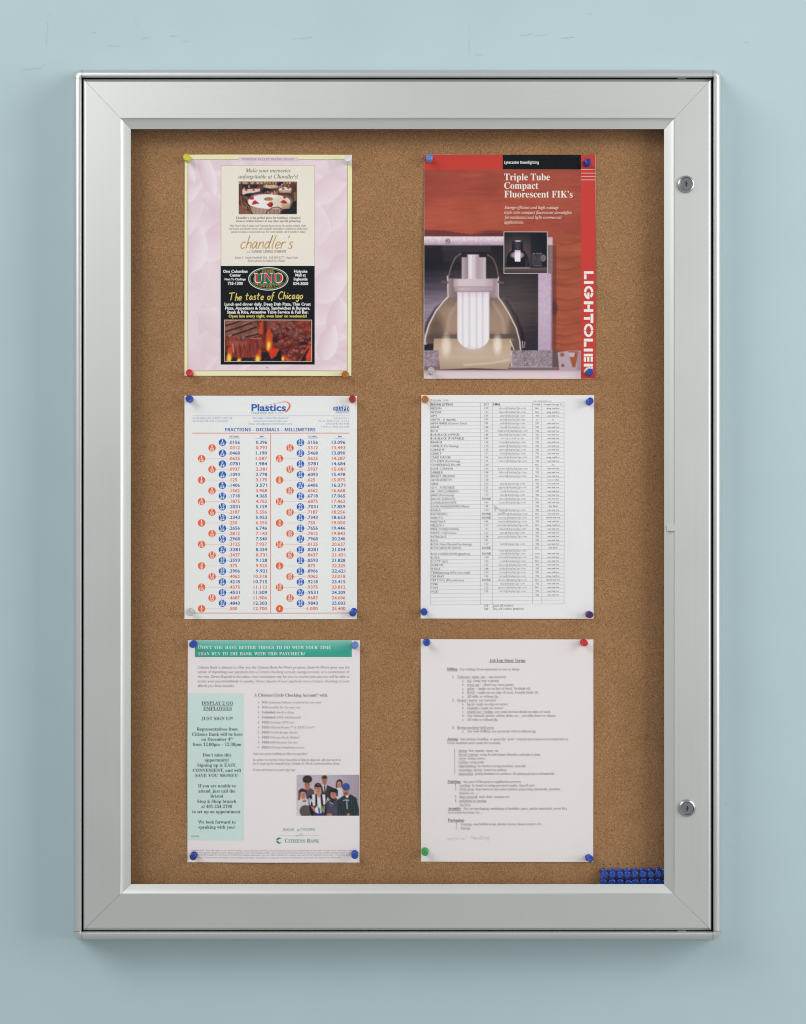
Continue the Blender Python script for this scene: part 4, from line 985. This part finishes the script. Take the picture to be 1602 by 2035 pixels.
for q, x0, x1, y, u in (('DISPLAY 2 GO', 401.5, 463.3, 1400, 1), ('EMPLOYEES', 404.6, 460.9, 1410.4, 1), ('JUST SIGN UP!', 400.9, 463.2, 1430.6, 0), ('Representatives from', 391.8, 472.8, 1451.5, 0), ('Citizens Bank will be here', 382.2, 482.2, 1461.7, 0),
                      ('on December 4', 400.9, 458, 1471.7, 0), ('from 12:00pm \u2013 12:30pm', 383.7, 480, 1481.9, 0), ('Don\u2019t miss this', 403.5, 460.1, 1502.8, 0), ('opportunity!', 407.6, 455.6, 1512.8, 0), ('Signing up is EASY,', 392.8, 470.5, 1523, 0),
                      ('CONVENIENT, and will', 384, 479.3, 1533.4, 0), ('SAVE YOU MONEY!', 388.7, 473.9, 1543.6, 0), ('If you are unable to', 394.4, 469, 1564.2, 0), ('attend, just call the', 394.8, 467.9, 1574.5, 0), ('Bristol', 418.4, 443.9, 1584.7, 0),
                      ('Stop & Shop branch', 392.4, 470, 1595, 0), ('at 401-254-2198', 400.9, 461.4, 1605.3, 0), ('to set up an appointment.', 382.5, 479.6, 1615.6, 0), ('We look forward to', 394, 468.5, 1636.2, 0), ('speaking with you!', 394.8, 466.7, 1646.4, 0)):
    t.text(q, x0, x1, y, 6.5, 'r', BK, 2, under=bool(u), res=2)
t.text('th', 458.4, 463.2, 1468.4, 3.6, 'r', BK, 2); t.text('11/19/03', 380.4, 396.2, 1663, 2.9, 'sb', (120, 132, 132), 2)
t = s.part('account_lettering'); A1, A2 = (124, 118, 122), (170, 164, 167)
t.text('A Citizens Circle Checking Account* with:', 505.5, 651.4, 1384, 6.2, 'r', (120, 115, 118), 1, res=2)
for k, (h1, h2, x1) in enumerate((('NO', 'minimum balance required for one year', 638.7), ('NO', 'monthly fee for one year', 598.5), ('Unlimited', 'check writing', 585), ('Unlimited', 'ATM withdrawals', 598.5), ('FREE', 'Foreign ATM use', 584.5),
                                  ('FREE', 'MasterMoney\u2122 & ATM Card**', 627), ('FREE', 'Circle design checks', 591.9), ('FREE', 'Citizens Bank Online*', 597), ('FREE', 'Bill Payment Service', 591.9), ('FREE', '24-hour telephone access', 605.4))):
    y = 1397.5 + k * 9.93; w1 = {'NO': 10.4, 'Unlimited': 26.4, 'FREE': 15}[h1]
    t.disc(514.4, y - 2.3, 1.25, 1.25, A1, 1, 10); t.text(h1, 520.9, 520.9 + w1, y, 5, 'r', A1, 1); t.text(h2, 522.6 + w1, x1, y, 4.8, 'r', A2, 1)
for q, x1, y in (('And, no more waiting in line on payday!', 611.5, 1499.4), ('In order to receive these benefits of direct deposit, all you need to', 678.1, 1511.7), ('do is sign up by completing a Bank-At-Work authorization form.', 676.5, 1519), ('Come and meet us and sign up!', 587.2, 1531.5)):
    t.text(q, 502.9, x1, y, 4.9, 'r', (164, 157, 160), 1)
t = s.part('bank_logo'); GN, GT = (70, 152, 128), (44, 146, 116)
t.text('BANK', 563.7, 585.4, 1650.9, 6.1, 's', (104, 166, 144), 1, res=2); t.text('WORK', 601.5, 626.9, 1650.7, 6.1, 's', (104, 166, 144), 1, res=2)
hand(t, 'at', 589.5, 600, 1651.5, 4.4, .7, (120, 172, 154), 1, slant=.5); hand(t, 'with', 587.5, 601, 1661.4, 3.2, .6, (140, 184, 168), 1, slant=.5)
t.rect(551.8, 1659.8, 586.5, 1660.4, (150, 190, 176), 1); t.rect(602, 1659.8, 635.5, 1660.4, (150, 190, 176), 1)
t.arc(555.2, 1669.7, 6, 6.2, 4.4, 40, 175, GT, 1); t.arc(555.2, 1669.7, 6, 6.2, 4.4, 185, 320, GT, 1)
t.poly([(551.6, 1669.7), (555.4, 1666.6), (560.6, 1665.2), (557.4, 1669.7), (560.6, 1674.2), (555.4, 1672.8)], (228, 226, 226), 2)
small_caps(t, ['CITIZENS', 'BANK'], 566.6, 635, 1673.9, 8, 6.6, GN, 1, lambda k: True)
t = s.part('fine_print'); FP = (176, 170, 172)
for q, x0, x1, y in (('Member FDIC. *This offer applies to new Circle Checking Account customers with Direct Deposit of payroll, you must be enrolled with one other offer. Citizens Circle Checking is available', 381, 706, 1691.2),
                     ('to those with required minimum amount. Minimum deposit to open Circle Checking is $50 or more each Bank at Work direct deposit of payroll. Average monthly combined balance is required', 381, 706, 1695.5),
                     ('to waive a $9.99 monthly fee with Bank at Work/Direct Deposit required for one year. Offer available for a limited time and may be withdrawn at any time. **You must qualify for', 381, 706, 1699.8),
                     ('MasterMoney\u2122. To use at stores that qualify to process Citizens Bank Online. MasterMoney is a trademark of MasterCard International. Other banks may charge for use of their ATMs.', 381, 680, 1705.2)):
    t.text(q, x0, x1, y, 2.9, 'r', FP, 1)
# group photograph (11.867 units to one from 585,1535)
P = Paint(55, 50, 1540, 1020, 126, 82, 3)
P.img[:] = (190, 178, 188); P.vgrad(P.box(0, 0, 1600, 1100), [(55, (196, 184, 194)), (900, (190, 176, 188)), (1540, (166, 152, 164))], axis='x')
SK, SK2, DKc = (206, 140, 118), (186, 118, 96), (34, 32, 36)
def face(cx, cy, rx, ry, hair, hpts=None, sk=SK, beard=None):
    P.ell(cx, cy, rx, ry, sk); P.ell(cx + rx * .35, cy + ry * .1, rx * .6, ry * .8, tuple(int(c * .9) for c in sk), .5, .6)
    P.ell(cx - rx * .35, cy - ry * .12, rx * .2, ry * .07, (80, 50, 44)); P.ell(cx + rx * .35, cy - ry * .12, rx * .2, ry * .07, (80, 50, 44))
    P.ell(cx, cy + ry * .2, rx * .14, ry * .14, tuple(int(c * .8) for c in sk), .7, .5); P.ell(cx, cy + ry * .5, rx * .34, ry * .09, (160, 74, 72))
# back row
P.poly([(250, 400), (370, 360), (470, 420), (480, 600), (300, 620)], (84, 62, 74)); P.rect(260, 330, 360, 400, SK2); face(310, 290, 68, 95, None, sk=SK2)
for k in range(8): P.line([(280 + k * 26, 400), (290 + k * 26, 600)], 7, (130, 110, 120), .5)
P.ell(315, 160, 112, 92, (40, 42, 48)); P.ell(310, 195, 62, 52, (92, 42, 44), .9, .4); P.poly([(200, 215), (230, 180), (390, 180), (410, 215), (330, 240), (250, 235)], (44, 40, 46))
P.poly([(640, 330), (720, 290), (790, 300), (920, 360), (930, 620), (640, 620)], (52, 50, 54)); P.poly([(665, 300), (770, 300), (755, 420), (710, 480), (680, 400)], (222, 214, 218)); P.poly([(702, 310), (735, 310), (752, 500), (715, 510)], (50, 48, 54))
for k in range(6): P.line([(705, 340 + k * 28), (745, 330 + k * 28)], 7, (150, 130, 110), .6)
P.ell(716, 130, 66, 62, (58, 44, 40)); face(716, 195, 58, 96, None, sk=SK2); P.ell(716, 110, 60, 38, (58, 44, 40))
P.poly([(1010, 370), (1110, 350), (1170, 420), (1170, 620), (1010, 640)], (214, 206, 214)); P.ell(1066, 260, 76, 98, (52, 34, 36)); P.poly([(990, 260), (1020, 360), (1010, 370), (985, 340)], (52, 34, 36)); face(1062, 285, 50, 76, None)
# front row
P.ell(195, 470, 95, 95, (52, 48, 50)); P.poly([(105, 460), (150, 440), (140, 650), (95, 650)], (124, 78, 56)); face(212, 530, 64, 95, None); P.poly([(120, 460), (200, 385), (290, 430), (285, 460), (180, 450)], (46, 44, 48))
P.poly([(70, 680), (150, 630), (320, 650), (350, 800), (330, 1020), (60, 1020)], (216, 206, 212)); P.poly([(200, 690), (215, 655), (250, 660), (285, 650), (275, 690), (240, 680)], (36, 30, 40)); P.ell(275, 905, 145, 140, (84, 74, 72)); P.ell(260, 890, 110, 110, (92, 82, 80), .7, .5)
P.poly([(340, 560), (440, 500), (700, 500), (790, 560), (820, 780), (760, 1020), (400, 1020), (350, 780)], (26, 28, 34))
P.poly([(420, 520), (500, 500), (500, 780), (440, 780)], (226, 220, 226)); P.poly([(540, 540), (620, 540), (640, 790), (550, 790)], (228, 222, 228)); P.poly([(660, 510), (735, 520), (740, 740), (690, 760)], (226, 220, 226))
P.line([(360, 600), (380, 760), (400, 620), (430, 690)], 22, (226, 220, 226)); P.line([(790, 590), (765, 690), (800, 730), (800, 600)], 16, (224, 220, 226))
P.poly([(500, 480), (640, 480), (610, 580), (580, 590)], SK); P.ell(563, 320, 82, 74, (36, 34, 38)); P.rect(484, 300, 640, 400, (36, 34, 38)); face(566, 390, 70, 110, None, sk=(204, 138, 112)); P.poly([(490, 310), (560, 290), (640, 320), (630, 345), (500, 345)], (36, 34, 38))
P.poly([(385, 780), (470, 800), (560, 930), (530, 960), (470, 920)], SK2); P.poly([(690, 780), (730, 770), (720, 940), (680, 950)], SK2); P.ell(590, 868, 94, 96, (226, 228, 218)); P.poly([(560, 830), (600, 820), (620, 950), (580, 960)], (60, 84, 170)); P.ell(655, 850, 26, 80, (70, 140, 90), .9, .3); P.ell(545, 800, 34, 24, (150, 190, 120), .8, .4)
P.poly([(450, 960), (760, 960), (760, 1020), (440, 1020)], (40, 46, 104))
P.poly([(760, 720), (850, 620), (1000, 600), (1060, 700), (1030, 1020), (770, 1020)], (64, 62, 84)); P.poly([(850, 600), (980, 590), (940, 680), (890, 680)], (30, 30, 36)); P.line([(840, 700), (920, 745)], 16, (214, 200, 210)); P.line([(830, 750), (890, 800)], 14, (190, 120, 140))
for k in range(5): P.line([(780, 860 + k * 24), (1000, 830 + k * 28)], 9, (96, 96, 120), .5)
P.ell(935, 450, 100, 80, (32, 32, 36)); P.rect(835, 450, 1035, 560, (34, 32, 38), .8); face(925, 520, 68, 100, None, sk=(206, 132, 112)); P.poly([(830, 450), (930, 385), (1030, 440), (1020, 480), (870, 460)], (30, 32, 36)); P.poly([(770, 960), (900, 965), (890, 1020), (780, 1020)], SK2)
P.poly([(1030, 640), (1180, 530), (1320, 510), (1460, 590), (1530, 860), (1525, 1020), (1030, 1020)], (38, 50, 54))
for k in range(7): P.line([(1080 + k * 66, 580), (1070 + k * 70, 1020)], 12, (76, 92, 92), .5); P.line([(1040, 620 + k * 62), (1500, 640 + k * 62)], 10, (28, 32, 48), .6)
P.poly([(1180, 520), (1300, 510), (1270, 600), (1240, 600)], (222, 206, 204)); face(1222, 430, 78, 105, None, sk=(200, 128, 108)); P.ell(1215, 500, 58, 36, (124, 72, 60), .75, .5)
P.ell(1220, 335, 92, 84, (56, 82, 158)); P.poly([(1130, 340), (1310, 340), (1310, 392), (1140, 390)], (50, 74, 148)); P.line([(1240, 660), (1250, 850)], 18, (220, 220, 226)); P.line([(1160, 660), (1220, 640), (1290, 655)], 18, (214, 214, 222)); P.ell(1278, 990, 36, 40, SK2)
P.img = P.img * .94 + 8; P.blur(2); P.img += (P.n(2, 2, 90, 2)[..., None] - .5) * 14
P.lay(s, 'group_photo', (589.8, 1539.2, 714.2, 1620.6), 1)

# ================================================================== 6 typed job terms
s = Sheet('typed_sheet', 'white typed sheet of job terms with handwritten notes, green pin at its lower left', 'typed sheet',
          [(836.2, 1270.2), (1179.2, 1270.6), (1178.8, 1712.6), (836.6, 1712)], (234, 226, 227), (.0030, .0012, .0004, .0010, .0008), 6); SHEETS.append(s)
t = s.part('dark_lettering'); u = s.part('grey_lettering'); B1, B2 = (88, 82, 85), (154, 148, 150)
t.text('Job Log Sheet Terms', 973, 1044.1, 1315.2, 6.4, 'r', B1, 1, under=True, res=2)
for q, x0, x1, y in (('Milling', 888.1, 908.6, 1332), ('Joining', 888.8, 909.6, 1470.6), ('Finishing', 889.5, 915, 1554.8), ('Assembly', 890.4, 916, 1608.4), ('Packaging', 890.4, 921.4, 1631.8)): t.text(q, x0, x1, y, 5.6, 'r', B1, 1, under=True, res=2)
t.text('-', 921.8, 923.6, 1631.8, 5, 's', B1, 1)
for q, x0, x1, y, uw in (('- Any cutting of raw materials to size or shape.', 910, 1033.5, 1332, 0), ('1.', 898.5, 903, 1347.3, 0), ('Tablesaw / miter saw \u2013 any material.', 908.5, 1006, 1347.3, 57), ('a.', 918.6, 922, 1354.9, 0), ('rip- (long way w/grain)', 928.6, 991.3, 1354.9, 8),
                       ('b.', 918.6, 922, 1362.7, 0), ('cross cut \u2013 (short way cross grain)', 928.6, 1020.4, 1362.7, 24), ('c.', 918.6, 922, 1370.3, 0), ('miter  \u2013 angle cut on face of stock. No blade tilt.', 928.6, 1054.8, 1370.3, 15), ('d.', 918.6, 922, 1378, 0), ('Bevel \u2013 angle cut on edge of stock. Usually blade tilt.', 928.6, 1071, 1378, 16),
                       ('e.', 918.6, 922, 1386, 0), ('All with, or without jig.', 928.6, 991, 1386, 0), ('2.', 898.5, 903, 1393.5, 0), ('Shaper / router- any material.', 908.5, 986, 1393.5, 39), ('a.', 918.6, 922, 1401.3, 0), ('bevel- angle on edge or corner.', 928.6, 1010.5, 1401.3, 14), ('b.', 918.6, 922, 1409, 0), ('chamfer- angle on corner.', 928.6, 1000.7, 1409, 25),
                       ('c.', 918.6, 922, 1416.5, 0), ('round over / radius- any semi-circular detail on edges of stock.', 928.6, 1094.7, 1416.5, 51), ('d.', 918.6, 922, 1424, 0), ('Any channel, groove, rabbet, dado, etc\u2026 cut with router or shaper.', 928.6, 1105.8, 1424, 0), ('e.', 918.6, 922, 1432, 0), ('All with or without jig.', 928.6, 989.6, 1432, 0),
                       ('3.', 898.5, 903, 1447.6, 0), ('Boring machine/ drill press', 908.5, 982, 1447.6, 73), ('a.', 918.6, 922, 1455, 0), ('Any hole drilling, any material, with or without jig.', 928.6, 1065.5, 1455, 0), ('- Any joining, bonding, or generally \u201cjoint\u201d related operations on raw materials to', 911, 1129, 1470.6, 0), ('create modular units ready for assembly.', 888.8, 996, 1478.2, 0),
                       ('1.', 901.8, 906, 1493.4, 0), ('gluing- hot, regular, epoxy etc.', 911.3, 991.5, 1493.4, 17), ('2.', 901.8, 906, 1501.1, 0), ('biscuit joining- using biscuit joiner, biscuits, and glue to join.', 911.3, 1074.3, 1501.1, 38), ('3.', 901.8, 906, 1508.7, 0), ('screw- using screws.', 911.3, 964.7, 1508.7, 14), ('4.', 901.8, 906, 1516.3, 0), ('nailing- using nails.', 911.3, 962.8, 1516.3, 18),
                       ('5.', 901.8, 906, 1523.9, 0), ('edgebanding- by hand or using machine. (specify)', 911.3, 1045.3, 1523.9, 34), ('6.', 901.8, 906, 1531.7, 0), ('veneering- gluing  veneer to surface.', 911.3, 1007.4, 1531.7, 26), ('7.', 901.8, 906, 1539.1, 0), ('laminating- gluing laminate to surfaces. Or gluing up layers of material.', 911.3, 1102.3, 1539.1, 28),
                       ('- Any part of the prep or application process.', 917, 1035.8, 1554.8, 0), ('1.', 903.5, 908, 1562.3, 0), ('sanding- by hand, or using powered sander. Specify grit.', 913, 1063.1, 1562.3, 20), ('2.', 903.5, 908, 1569.9, 0), ('chem prep- wipe down or any other surface prep using chemicals. (acetone,', 913, 1114, 1569.9, 28), ('thinner etc\u2026)', 913, 950, 1577.8, 0),
                       ('3.', 903.5, 908, 1585, 0), ('dust removal- tack cloth, vacuum etc.', 913, 1012.6, 1585, 35), ('4.', 903.5, 908, 1593, 0), ('polishing or waxing-', 913, 968, 1593, 53), ('- Any pre-packaging combining of modular parts, and/or materials, screw kits,', 917.6, 1127.6, 1608.4, 0), ('instruction literature, etc\u2026', 890, 958.8, 1616, 0),
                       ('1.', 905.4, 910, 1639.4, 0), ('wraping- any bubble wrap, plastic sleeves, foam corners, etc\u2026', 915.4, 1080.9, 1639.4, 21), ('2.', 905.4, 910, 1647.3, 0), ('boxing', 915.4, 933.9, 1647.3, 18.5)):
    u.text(q, x0, x1, y, 5.1, 'r', B2, 1)
    if uw: u.rect(x0, y + 1.1, x0 + uw, y + 1.55, B2, 1)
pn = s.part('pencil_writing'); hand(pn, 'material', 889.5, 927, 1668.6, 3.8, .55, (196, 191, 194), 1, jit=.25, slant=.1); hand(pn, 'Handling', 936, 973, 1667.6, 4, .55, (190, 185, 188), 1, jit=.2, slant=.1)
hand(pn, 'buffing', 913, 935, 1601, 3.0, .6, (166, 161, 164), 1, slant=.4); pn.stroke([(917, 1602.4), (922, 1601.4), (928, 1601.2)], .6, (150, 146, 148), 1)

# ------------------------------------------------------------------ set the lettering and close the sheets
set_text([j for s in SHEETS for j in s.jobs])
for s in SHEETS:
    for p in s.parts: p.done()

# ------------------------------------------------------------------ push pins
PIN_PROF = [(.0, .0008), (.0030, .0008), (.0043, .0011), (.0047, .0016), (.0046, .0022), (.0038, .0029), (.0029, .0038), (.0025, .0054), (.0025, .0074), (.0030, .0088), (.0040, .0098),
            (.0045, .0107), (.0045, .0116), (.0040, .0123), (.0034, .0125), (.0029, .0122), (.0014, .0122), (.0008, .0124), (.0, .0124)]
PIN_PROF = [(r_ * .96 if r_ else 1e-5, h_) for r_, h_ in PIN_PROF]
def plastic(name, c, clear=0., rough=.13):
    return pmat(name, tuple(lin(c)), rough, 0, Transmission_Weight=clear, IOR=1.49, Coat_Weight=.7, Coat_Roughness=.05)
PLA = {'blue': plastic('blue_plastic', (14, 68, 172)), 'dark': plastic('deep_blue_plastic', (22, 46, 160), .25), 'light': plastic('light_blue_plastic', (104, 146, 214), .15), 'red': plastic('red_plastic', (206, 28, 34)),
       'dred': plastic('deep_red_plastic', (196, 22, 26), .3), 'green': plastic('green_plastic', (38, 160, 84)), 'yellow': plastic('yellow_plastic', (214, 210, 30)), 'white': plastic('white_plastic', (228, 228, 236)), 'amber': plastic('amber_plastic', (226, 142, 30), .55),
       'clear': plastic('clear_plastic', (240, 238, 240), .6, .1), 'purple': plastic('purple_plastic', (84, 26, 110), .3)}
pv, pf = lathe(PIN_PROF, 22)
nv_, nf_ = lathe([(.00008, -.0068), (.00055, -.0055), (.00055, .0012), (.0004, .0013)], 8)
GRIP = {}
def grip_mesh(c):
    if c not in GRIP:
        me = bpy.data.meshes.new('grip'); me.from_pydata(pv, [], pf); me.materials.append(PLA[c])
        me.polygons.foreach_set('use_smooth', np.ones(len(me.polygons), bool)); me.set_sharp_from_angle(angle=R(60)); me.update(); GRIP[c] = me
    return GRIP[c]
nm = bpy.data.meshes.new('needle'); nm.from_pydata(nv_, [], nf_); nm.materials.append(M_STEEL); nm.update()
def pin(c, head, base, h0, label, group):
    b_ = W(base[0], base[1], -h0); h_ = W(head[0], head[1], -h0 - .0124)
    o = empty('push_pin', b_, label, 'push pin', group)
    o.rotation_mode = 'QUATERNION'; o.rotation_quaternion = Vector((0, -1, 0)).rotation_difference((h_ - b_).normalized()) @ Quaternion((0, 1, 0), rng.uniform(0, 6))
    for nme, me in (('grip', grip_mesh(c)), ('needle', nm)):
        k = bpy.data.objects.new(nme, me); C.objects.link(k); k.parent = o
def square(head, sx=0., sy=0.):      # base of a pin that stands square to the board, plus a lean
    k = D / (D - .0124); return (CX + (head[0] - CX) / k - sx, CY + (head[1] - CY) / k - sy)
GP = 'push pins holding the sheets'
for c, head, base, s_, lab in (
    ('yellow', (370.3, 312.4), square((370.3, 312.4), -.5, 1.5), 0, 'yellow push pin in the top left corner of the pink petal flyer'),
    ('white', (690.8, 314.8), square((690.8, 314.8), -.8, -.8), 0, 'white push pin in the top right corner of the pink petal flyer'),
    ('red', (376, 740), square((376, 740), .6, -.8), 0, 'red push pin in the bottom left corner of the pink petal flyer'),
    ('amber', (686, 743.5), square((686, 743.5), .8, .8), 0, 'amber see-through push pin in the bottom right corner of the pink petal flyer'),
    ('light', (853.2, 312.5), (853.2, 316.8), 1, 'pale blue push pin in the top left corner of the red brochure'),
    ('dark', (1168.8, 321), (1165.2, 325.8), 1, 'glossy dark blue push pin in the top right corner of the red brochure'),
    ('clear', (857, 736), square((857, 736), .5, -.5), 1, 'clear push pin in the bottom left corner of the red brochure'),
    ('blue', (1173.2, 739), square((1173.2, 739), .4, .2), 1, 'blue push pin over the last letter of the vertical white name on the red brochure'),
    ('blue', (375.2, 792.2), square((375.2, 792.2), .2, .2), 2, 'blue push pin in the top left corner of the fractions chart'),
    ('dred', (700.4, 792), square((700.4, 792), .4, -.4), 2, 'deep red push pin in the top right corner of the fractions chart'),
    ('clear', (377.4, 1216.8), square((377.4, 1216.8), .8, .4), 2, 'clear push pin in the bottom left corner of the fractions chart'),
    ('blue', (704, 1213.6), (700.6, 1219.2), 2, 'tilted blue push pin in the bottom right corner of the fractions chart'),
    ('amber', (844.8, 793), square((844.8, 793), -.6, .6), 3, 'amber push pin in the top left corner of the phone list'),
    ('blue', (1173.4, 796.2), (1170.4, 799.2), 3, 'tilted blue push pin in the top right corner of the phone list'),
    ('blue', (843, 1216.6), square((843, 1216.6)), 3, 'blue push pin in the bottom left corner of the phone list'),
    ('purple', (1172.8, 1221.6), square((1172.8, 1221.6), .2, -.6), 3, 'purple push pin in the bottom right corner of the phone list'),
    ('blue', (382.6, 1281.2), square((382.6, 1281.2), -.2, .6), 4, 'blue push pin beside the left end of the green banner'),
    ('light', (706, 1281), (704.6, 1283), 4, 'pale blue push pin beside the right end of the green banner'),
    ('dark', (383.6, 1703.2), square((383.6, 1703.2), .2, .2), 4, 'dark blue push pin in the bottom left corner of the bank flyer'),
    ('blue', (705, 1700.8), square((705, 1700.8), .4, .6), 4, 'blue push pin in the bottom right corner of the bank flyer'),
    ('blue', (848, 1277.4), square((848, 1277.4), -.2), 5, 'blue push pin in the top left corner of the typed sheet'),
    ('red', (1162.2, 1277.8), square((1162.2, 1277.8), .6, -.6), 5, 'bright red push pin in the top right corner of the typed sheet'),
    ('green', (844.6, 1694.6), square((844.6, 1694.6), -.6, -.4), 5, 'green push pin in the bottom left corner of the typed sheet'),
    ('blue', (1173.6, 1706.6), (1169.2, 1704.2), 5, 'tilted blue push pin in the bottom right corner of the typed sheet')):
    sh = SHEETS[s_]; pin(c, head, base, float(sh.h(np.array(base[0]), np.array(base[1]))) + .0004, lab, GP)
ORD = ['first', 'second', 'third', 'fourth', 'fifth', 'sixth', 'seventh', 'eighth', 'ninth']
GS = 'spare blue push pins in the bottom right corner'
top = [(1199.2, 1730.6), (1215, 1731.4), (1230.2, 1730.6), (1245.2, 1730.6), (1260.6, 1729.4), (1276.4, 1729.6), (1291.4, 1730.6), (1306.4, 1729), (1320.4, 1730.4)]
topd = [(2.8, 8.0), (2.2, 7.2), (2.2, 8.4), (1.8, 8.6), (1.4, 8.6), (1.6, 8.6), (2.6, 8.2), (2.4, 8.2), (2.6, 8.2)]
for k, (q, d) in enumerate(zip(top, topd)):
    pin('blue', (q[0] + d[0], q[1] + d[1]), q, .0004, '%s spare blue push pin from the left, upper row in the bottom right corner' % ORD[k], GS)
bot = [(x_, y_ + 2.6) for x_, y_ in ((1198, 1744.6), (1215.4, 1745.2), (1231, 1744), (1247, 1745.4), (1261.2, 1744.8), (1277, 1743.8), (1292.9, 1743.2), (1307.4, 1744.4), (1321, 1744.4))]
for k, q in enumerate(bot):
    pin('blue', (q[0] + 1.8 + .6 * rng.uniform(-1, 1), q[1] + 7.4 + rng.uniform(-.6, .6)), q, .0004, '%s spare blue push pin from the left, lower row half hidden by the bottom rail' % ORD[k], GS)
